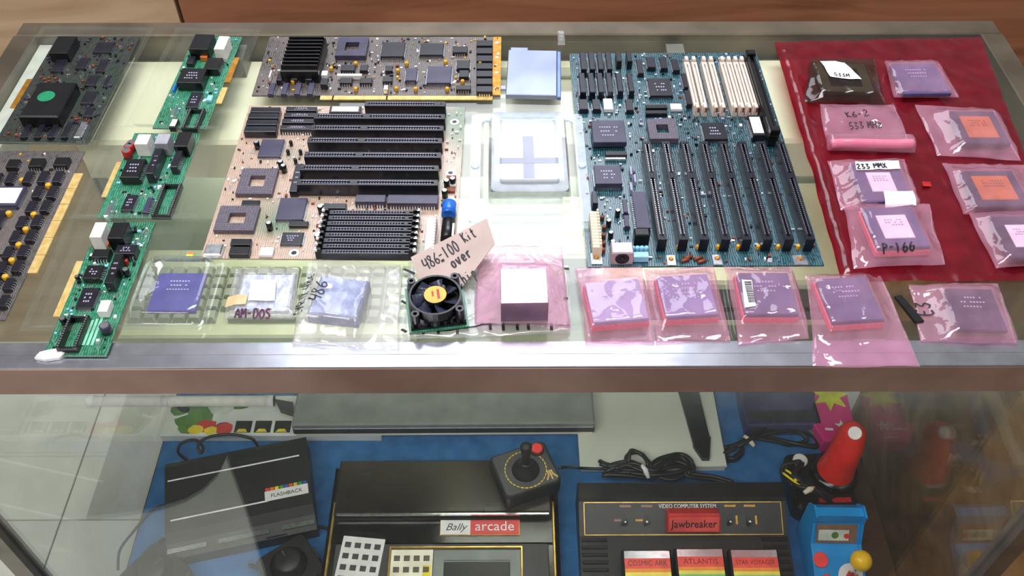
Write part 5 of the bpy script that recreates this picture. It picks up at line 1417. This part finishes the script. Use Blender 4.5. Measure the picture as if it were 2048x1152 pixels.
# console with control panel, four switches and the red cartridge
zA = ZL + .06
wC = W(1566, 985, zA).x - W(1156, 985, zA).x; ybk = W(1360, 965, zA).y; yfr = .480; dC = ybk - yfr
cs = thing('game_console', 'black ribbed game console with four switches and a red cartridge plugged in', 'game console', ((W(1566, 985, zA).x + W(1156, 985, zA).x) / 2, (ybk + yfr) / 2, ZL))
ya = W(1360, 1004, zA).y - cs.location.y; yp = W(1360, 1069, ZL + .046).y - cs.location.y
m = MB()
pr_ = [(-dC / 2, 0), (-dC / 2, .024), (yp, .042), (ya, .062), (ya + .004, .066), (dC / 2 - .004, .066), (dC / 2, .060), (dC / 2, 0)]
vs = [(-wC / 2, y, z_) for y, z_ in pr_] + [(wC / 2, y, z_) for y, z_ in pr_]; n = len(pr_)
m.add(vs, [tuple(range(n)), tuple(range(2 * n - 1, n - 1, -1))] + [(i, n + i, n + (i + 1) % n, (i + 1) % n) for i in range(n)])
m.build('body', M_BODY, cs)
slope = math.atan2(.020, ya - yp)
pan = bpy.data.objects.new('control_panel_mount', None); 
ps = lambda t: (yp + (ya - yp) * t, .042 + .020 * t)      # along the sloped panel
def on_panel(x, t, w_, d_, th, name, mat, c_=0.0, par=None):
    y_, z_ = ps(t); m = MB(); m.box(0, 0, 0, w_, d_, th, c=c_); o = m.build(name, mat, par or cs); o.location = (x, y_, z_ + .0002); o.rotation_euler = (slope, 0, 0); return o
Lp = math.hypot(ya - yp, .020)
on_panel(0, .5, wC * .955, Lp * .96, .0008, 'control_panel', pm('panel_black', (34, 34, 36), (42, 42, 44), 40, .4))
for t_ in (.03, .97): on_panel(0, t_, wC * .95, .0012, .0012, 'gold_line', M_GTRIM)
for s_ in (-1, 1): on_panel(s_ * wC * .475, .5, .0012, Lp * .93, .0012, 'gold_line', M_GTRIM)
PX = lambda px, py: W(px, py, ZL + .055).x - cs.location.x
for px, lab in ((1250, 1), (1293, 1), (1459, 2), (1498, 2)):
    sw = on_panel(PX(px, 1040), .45, .007, .018, .0014, 'switch', M_BLACK)
    m = MB(); m.cyl((0, -.003, .001), .0018, .009, 10); m.sphere((0, -.003, .011), .0036, 12); m.build('lever', M_SILV, sw)
    on_panel(PX(px, 1018), .86, .016, .0028, .001, 'switch_caption', M_TANT if lab == 2 else pm('pink_caption', (150, 110, 105), None, 60, .5))
    on_panel(PX(px, 1040) + (.011 if lab == 2 else -.010), .45, .0028 if lab == 2 else .010, .012 if lab == 2 else .0028, .001, 'switch_caption', M_TANT if px != 1250 else MATS['pink_caption'])
y_, z_ = ps(.84); t = link('lettering', text_mesh('VIDEO COMPUTER SYSTEM', .0082, M_WLINE, fit=PX(1432, 1018) - PX(1318, 1018)), cs, (PX(1374, 1018), y_, z_ + .0014)); t.rotation_euler = (slope, 0, 0)
nr = 12
for k in range(nr):
    y_ = yp - .006 - k * (dC / 2 + yp - .012) / (nr - 1); z_ = .042 - .018 * (yp - y_) / (yp + dC / 2)
    for sg in (-1, 1):
        m = MB(); m.box(sg * wC * .43, y_, z_ - .001, wC * .12, .0048, .0032, c=.0008); m.build('rib', M_BODY, cs)
# red cartridge standing in the slot
x0_, x1_ = W(1345, 1055, ZL + .10).x, W(1456, 1055, ZL + .10).x
yc_ = W(1400, 1070, ZL + .050).y + .011
ca_ = thing('game_cartridge', 'red cartridge with the title Jawbreaker standing in the black ribbed console', 'cartridge', ((x0_ + x1_) / 2, yc_, ZL + .0475)); ca_.rotation_euler = (math.radians(-34), 0, 0)
wc_ = x1_ - x0_
m = MB(); m.box(0, 0, 0, wc_, .021, .028, c=.0025, tw=.97); m.build('shell', pm('cartridge_red', (186, 40, 38), (200, 54, 50), 40, .4), ca_)
m = MB(); m.box(0, -.0108, .002, wc_ * .93, .0008, .022); lbx = m.build('front_label', pm('label_salmon', (214, 84, 78), None, 40, .45), ca_)
t = link('lettering', text_mesh('Jawbreaker', .0165, M_INK, .0003, fit=wc_ * .86), ca_, (0, -.0116, .013)); t.rotation_euler = (math.pi / 2, 0, 0)
# three game cartridges lying side by side on the ribbed deck
for title, px0, px1, py, lb_, pic in (('COSMIC ARK', 1243, 1340, 1099, 'cartridge titled COSMIC ARK, leftmost of three lying on the ribbed console', (96, 40, 40)),
                                ('ATLANTIS', 1348, 1445, 1096, 'cartridge titled ATLANTIS, middle of three lying on the ribbed console', (110, 100, 160)),
                                ('STAR VOYAGER', 1456, 1553, 1098, 'cartridge titled STAR VOYAGER, rightmost of three lying on the ribbed console', (30, 30, 60))):
    yq = W(1360, py, ZL + .060).y; zz = ZL + .0420
    p0 = W(px0, py, zz + .02); p1 = W(px1, py, zz + .02); wq = p1.x - p0.x; lq = .095
    g = thing('game_cartridge', lb_, 'cartridge', ((p0.x + p1.x) / 2, yq - lq / 2, ZL + .0405), 0, 'cartridges lying on the ribbed console')
    g.rotation_euler = (math.radians(9), 0, 0); g.location.z = ZL + .042
    m = MB(); m.box(0, 0, 0, wq, lq, .018, c=.002); m.build('shell', M_BODY, g)
    yy = lq / 2 - .002
    for hgt, mt in ((.010, M_SILV), (.014, pm('band_red', (222, 74, 66), None, 60, .4)), (.005, pm('band_orange', (236, 140, 50), None, 60, .4)), (.005, pm('band_yellow', (240, 220, 90), None, 60, .4)), (.004, pm('band_green', (120, 190, 120), None, 60, .4)), (.045, pm('band_silver', (190, 196, 196), None, 60, .35))):
        m = MB(); m.box(0, yy - hgt / 2, .018, wq * .93, hgt, .0005); m.build('label_band', mt, g)
        if mt.name == 'band_red':
            t = link('lettering', text_mesh(title, .0105 if len(title) < 11 else .0092, pm('title_red', (120, 14, 18), None, 60, .5) if title != 'COSMIC ARK' else M_DGREY, fit=wq * .80), g, (0, yy - hgt / 2, .0187))
        yy -= hgt
    m = MB(); m.box(0, yy + .020, .0185, wq * .62, .036, .0004); pp = m.build('label_picture', pm('picture_' + title[:4], pic, [min(255, v * 2 + 30) for v in pic], 120, .4), g)
    m = MB(); m.cyl((.004, yy + .024, .0189), .009, .0002, 18); m.build('picture_detail', pm('detail_' + title[:4], {'C': (200, 120, 80), 'A': (240, 190, 120), 'S': (70, 110, 200)}[title[0]], None, 60, .4), pp)

# cables behind on the right, tied in cream
zb = ZL + .004
bundle('cable_bundle', 'black cables tied with a cream tie in front of the purple box', [
    [(1432, 906, zb), (1460, 894, zb + .004), (1492, 882, zb + .008), (1530, 862, zb + .008), (1576, 852, zb + .006), (1616, 866, zb), (1640, 884, zb)],
    [(1436, 898, zb), (1470, 890, zb + .008), (1500, 876, zb + .012), (1540, 850, zb + .012), (1590, 846, zb + .010), (1626, 870, zb + .004), (1640, 892, zb), (1600, 890, zb), (1560, 882, zb), (1520, 876, zb + .006)],
    [(1484, 884, zb + .004), (1484, 906, zb), (1470, 920, zb), (1452, 918, zb), (1446, 906, zb + .004), (1466, 896, zb + .006)],
    [(1504, 876, zb + .012), (1546, 866, zb + .014), (1590, 862, zb + .010), (1614, 880, zb + .004), (1580, 890, zb), (1548, 880, zb + .003), (1516, 868, zb + .010), (1560, 846, zb + .014), (1600, 850, zb + .012)]],
    [(1488, 872, zb + .014), (1508, 892, zb + .008)], pm('cream_tie', (224, 214, 186), None, 60, .6), .0034)

# purple box, pink pouch with a star, green star
c, w, d, a = quadrect([(1490, 770), (1640, 770), (1628, 846), (1482, 850)], ZL + .03)
pb = thing('purple_box', 'dark purple box at the back beside the pink pouch', 'box', (c.x, c.y, ZL), a)
m = MB(); m.box(0, 0, 0, w, d, .03, c=.002); m.build('carton', pm('purple_print', (44, 36, 84), (74, 66, 120), 18, .35), pb)
m = MB(); m.box(0, -d * .3, .03, w * .9, d * .3, .0003); m.build('printed_band', pm('black_print_band', (24, 24, 34), (50, 48, 66), 40, .35), pb)
c, w, d, a = quadrect([(1628, 786), (1712, 792), (1700, 880), (1618, 880)], ZL + .03)
pk = thing('pink_packet', 'bright pink packet with a white star standing beside the red joystick', 'packet', (c.x, c.y, ZL), a)
m = MB(); m.prism([(-w * .32, -d / 2), (w / 2, -d / 2), (w / 2, d / 2), (-w * .30, d / 2), (-w * .52, d * .1), (-w * .52, -d * .1)], 0, .03, inset=.002); m.build('body', pm('magenta_print', (206, 30, 120), (222, 46, 136), 30, .4), pk)
star = lambda R1, R2, n=5, ph=0: [((R1 if i % 2 == 0 else R2) * math.cos(math.pi / 2 + ph + math.pi * i / n), (R1 if i % 2 == 0 else R2) * math.sin(math.pi / 2 + ph + math.pi * i / n)) for i in range(2 * n)]
m = MB(); m.prism([(x + w * .18, y - d * .18) for x, y in star(.011, .0045)], .030, .0304); m.build('white_star', M_LABEL, pk)
m = MB(); m.box(-w * .14, -d * .26, .03, .012, .004, .0003); m.box(w * .16, -d * .42, .03, .016, .002, .0003); m.build('small_print', M_LABEL, pk)
p = W(1668, 790, ZL + .05)
m = MB(); m.prism(star(.030, .015, 7, .3), 0, .003); o = m.build('paper_star', pm('lime_paper', (206, 218, 20), None, 60, .5), None, (p.x, p.y + .012, ZL + .0308)); tag(o, 'lime yellow paper star lying on the pink packet', 'paper star')

# black controller with the big red flight stick
q = [(1572, 902), (1700, 900), (1716, 1012), (1590, 1016)]
c, w, d, a = quadrect(q, ZL + .04)
fs_ = thing('flight_joystick', 'black joystick base with a tall bright red handle', 'joystick', (c.x, c.y, ZL), a)
m = MB(); m.prism(rrect(w / 2, d / 2, .014), 0, .036, inset=.006); m.build('base', M_BODYG, fs_)
m = MB(); m.box(w * .12, -d * .36, .0345, w * .5, .008, .002, c=.0004); m.build('red_stripe', M_RED, fs_)
m = MB(); m.cyl((-w * .26, d * .34, .036), .011, .004, 22, cap=.001); m.build('white_button', M_WHITE, fs_)
ca2, sa2 = math.cos(-a), math.sin(-a)
def lp(px, py, z_):
    p = W(px, py, z_) - fs_.location; return Vector((p.x * ca2 - p.y * sa2, p.x * sa2 + p.y * ca2, p.z))
H = [lp(1668, 946, ZL + .036), lp(1674, 934, ZL + .052), lp(1686, 912, ZL + .080), lp(1698, 886, ZL + .106), lp(1704, 866, ZL + .124), lp(1705, 858, ZL + .130)]
m = MB(); m.tube(smooth_path(H, 5), [.030 - .006 * min(1, i / 8) - .006 * max(0, (i - 8) / 17) for i in range(26)], 20); m.build('handle', M_REDP, fs_)
m = MB(); m.sphere(H[-1] - Vector((0, .002, .002)), .0165, 16, sz=.7); m.build('handle_tip', M_REDP, fs_)
m = MB(); tb_ = H[4] + Vector((.004, 0, 0)); dc_ = (CAM - fs_.location - tb_).normalized(); m.cyl(tb_ + dc_ * .013, .0095, .008, 22, axis=dc_, cap=.001); m.build('thumb_button', M_WHITE, fs_)
m = MB(); m.revolve((H[0].x, H[0].y, .034), [(.036, 0), (.036, .004), (.030, .012)], 26); m.build('collar', M_BODYG, fs_)
zq = ZL + .042
bundle('cable_bundle', 'black cable with yellow marks coiled on the red-handled joystick', [
    [(1566, 932, zq - .03), (1572, 950, zq - .02), (1590, 964, zq), (1616, 976, zq + .004), (1650, 990, zq - .004), (1690, 1010, zq - .02), (1712, 1030, zq - .036)],
    [(1564, 944, zq - .024), (1574, 960, zq - .012), (1600, 974, zq + .004), (1628, 984, zq + .006), (1660, 1000, zq - .006), (1700, 1020, zq - .03)],
    [(1620, 980, zq + .006), (1590, 972, zq + .004), (1570, 952, zq - .012), (1574, 930, zq - .004), (1600, 926, zq), (1590, 946, zq + .002), (1612, 970, zq + .004)]],
    [(1608, 986, zq + .010), (1628, 976, zq + .010)], pm('cream_tie', (224, 214, 186)), .0026)
for lb2, P in (('longer yellow wire on the coiled cable left of the red handle', [(1566, 946, zq), (1582, 958, zq + .004), (1600, 972, zq + .008)]), ('shorter yellow wire on the coiled cable, nearer the white button', [(1572, 940, zq), (1586, 950, zq + .004), (1592, 962, zq + .008)])):
    V = [W(*p_) for p_ in P]; m = MB(); m.tube([v - V[0] for v in smooth_path(V, 4)], .0018, 8); tag(m.build('yellow_wire', PY, None, V[0]), lb2, 'wire', 'yellow wires')

# toy arcade machine
p = W(1662, 1098, ZL + .045)
ay = p.y
ta = thing('toy_arcade', 'sky blue toy arcade machine with a yellow ball-top stick', 'toy', (p.x + .006, ay, ZL), -.02)
wt = .070
pr_ = [(-.062, 0), (-.062, .030), (-.012, .048), (.004, .052), (.020, .080), (.020, .098), (.038, .098), (.052, .080), (.052, 0)]
n = len(pr_)
for sx in (-1, 1):
    m = MB(); x0_ = sx * wt / 2; x1_ = sx * (wt / 2 - .003)
    vs = [(x0_, y, z_) for y, z_ in pr_] + [(x1_, y, z_) for y, z_ in pr_]
    m.add(vs, [tuple(range(n)), tuple(range(2 * n - 1, n - 1, -1))] + [(i, n + i, n + (i + 1) % n, (i + 1) % n) for i in range(n)]); m.build('side_panel', M_CYAN, ta)
pr2 = [(-.061, .001), (-.061, .027), (-.012, .045), (.006, .049), (.024, .074), (.024, .095), (.037, .095), (.050, .079), (.050, .001)]
m = MB(); vs = [(-wt / 2 + .003, y, z_) for y, z_ in pr2] + [(wt / 2 - .003, y, z_) for y, z_ in pr2]
m.add(vs, [tuple(range(n)), tuple(range(2 * n - 1, n - 1, -1))] + [(i, n + i, n + (i + 1) % n, (i + 1) % n) for i in range(n)]); m.build('body', M_CYAN, ta)
sa_ = math.atan2(.025, .018)
m = MB(); m.box(0, 0, 0, wt * .80, .028, .001); o = m.build('screen', pm('marquee_brown', (120, 90, 70), None, 60, .4), ta); o.location = (0, .0145, .0625); o.rotation_euler = (sa_, 0, 0)
m = MB(); m.box(-.004, -.002, .001, wt * .60, .016, .0004); m.build('screen_print', PW_, o); m = MB(); m.cyl((-.002, -.002, .0014), .005, .0003, 14); m.build('print_dot', PG, o); m = MB(); m.cyl((.014, -.003, .0014), .004, .0003, 14); m.build('print_dot', PR, o)
sb_ = math.atan2(.018, .049)
def deck(x, y): return (x, y, .0455 + .018 / .049 * (y + .012))
for x, y, r_ in ((-.024, -.016, .0105), (-.018, -.040, .0068)):
    m = MB(); m.cyl((0, 0, 0), r_, .003, 22, cap=.0008); o = m.build('button', M_ORED, ta); o.location = deck(x, y); o.rotation_euler = (sb_, 0, 0)
m = MB(); m.cyl((0, 0, 0), .0175, .0012, 28); o = m.build('stick_base', M_WHITE, ta); o.location = deck(.016, -.036); o.rotation_euler = (sb_, 0, 0)
m = MB(); m.prism([(-.010, -.004), (-.002, -.009), (.008, -.006), (.010, .003), (.003, .001), (-.002, .008), (-.006, .003)], .0012, .0015); m.build('red_patch', PR, o)
m = MB(); m.tube([(.016, -.036, .036), (.018, -.034, .055), (.020, -.032, .066)], .0025, 10); st_ = m.build('stick', M_SILV, ta)
m = MB(); m.sphere((.0205, -.031, .074), .0145, 20); m.build('ball_top', M_YEL, st_)
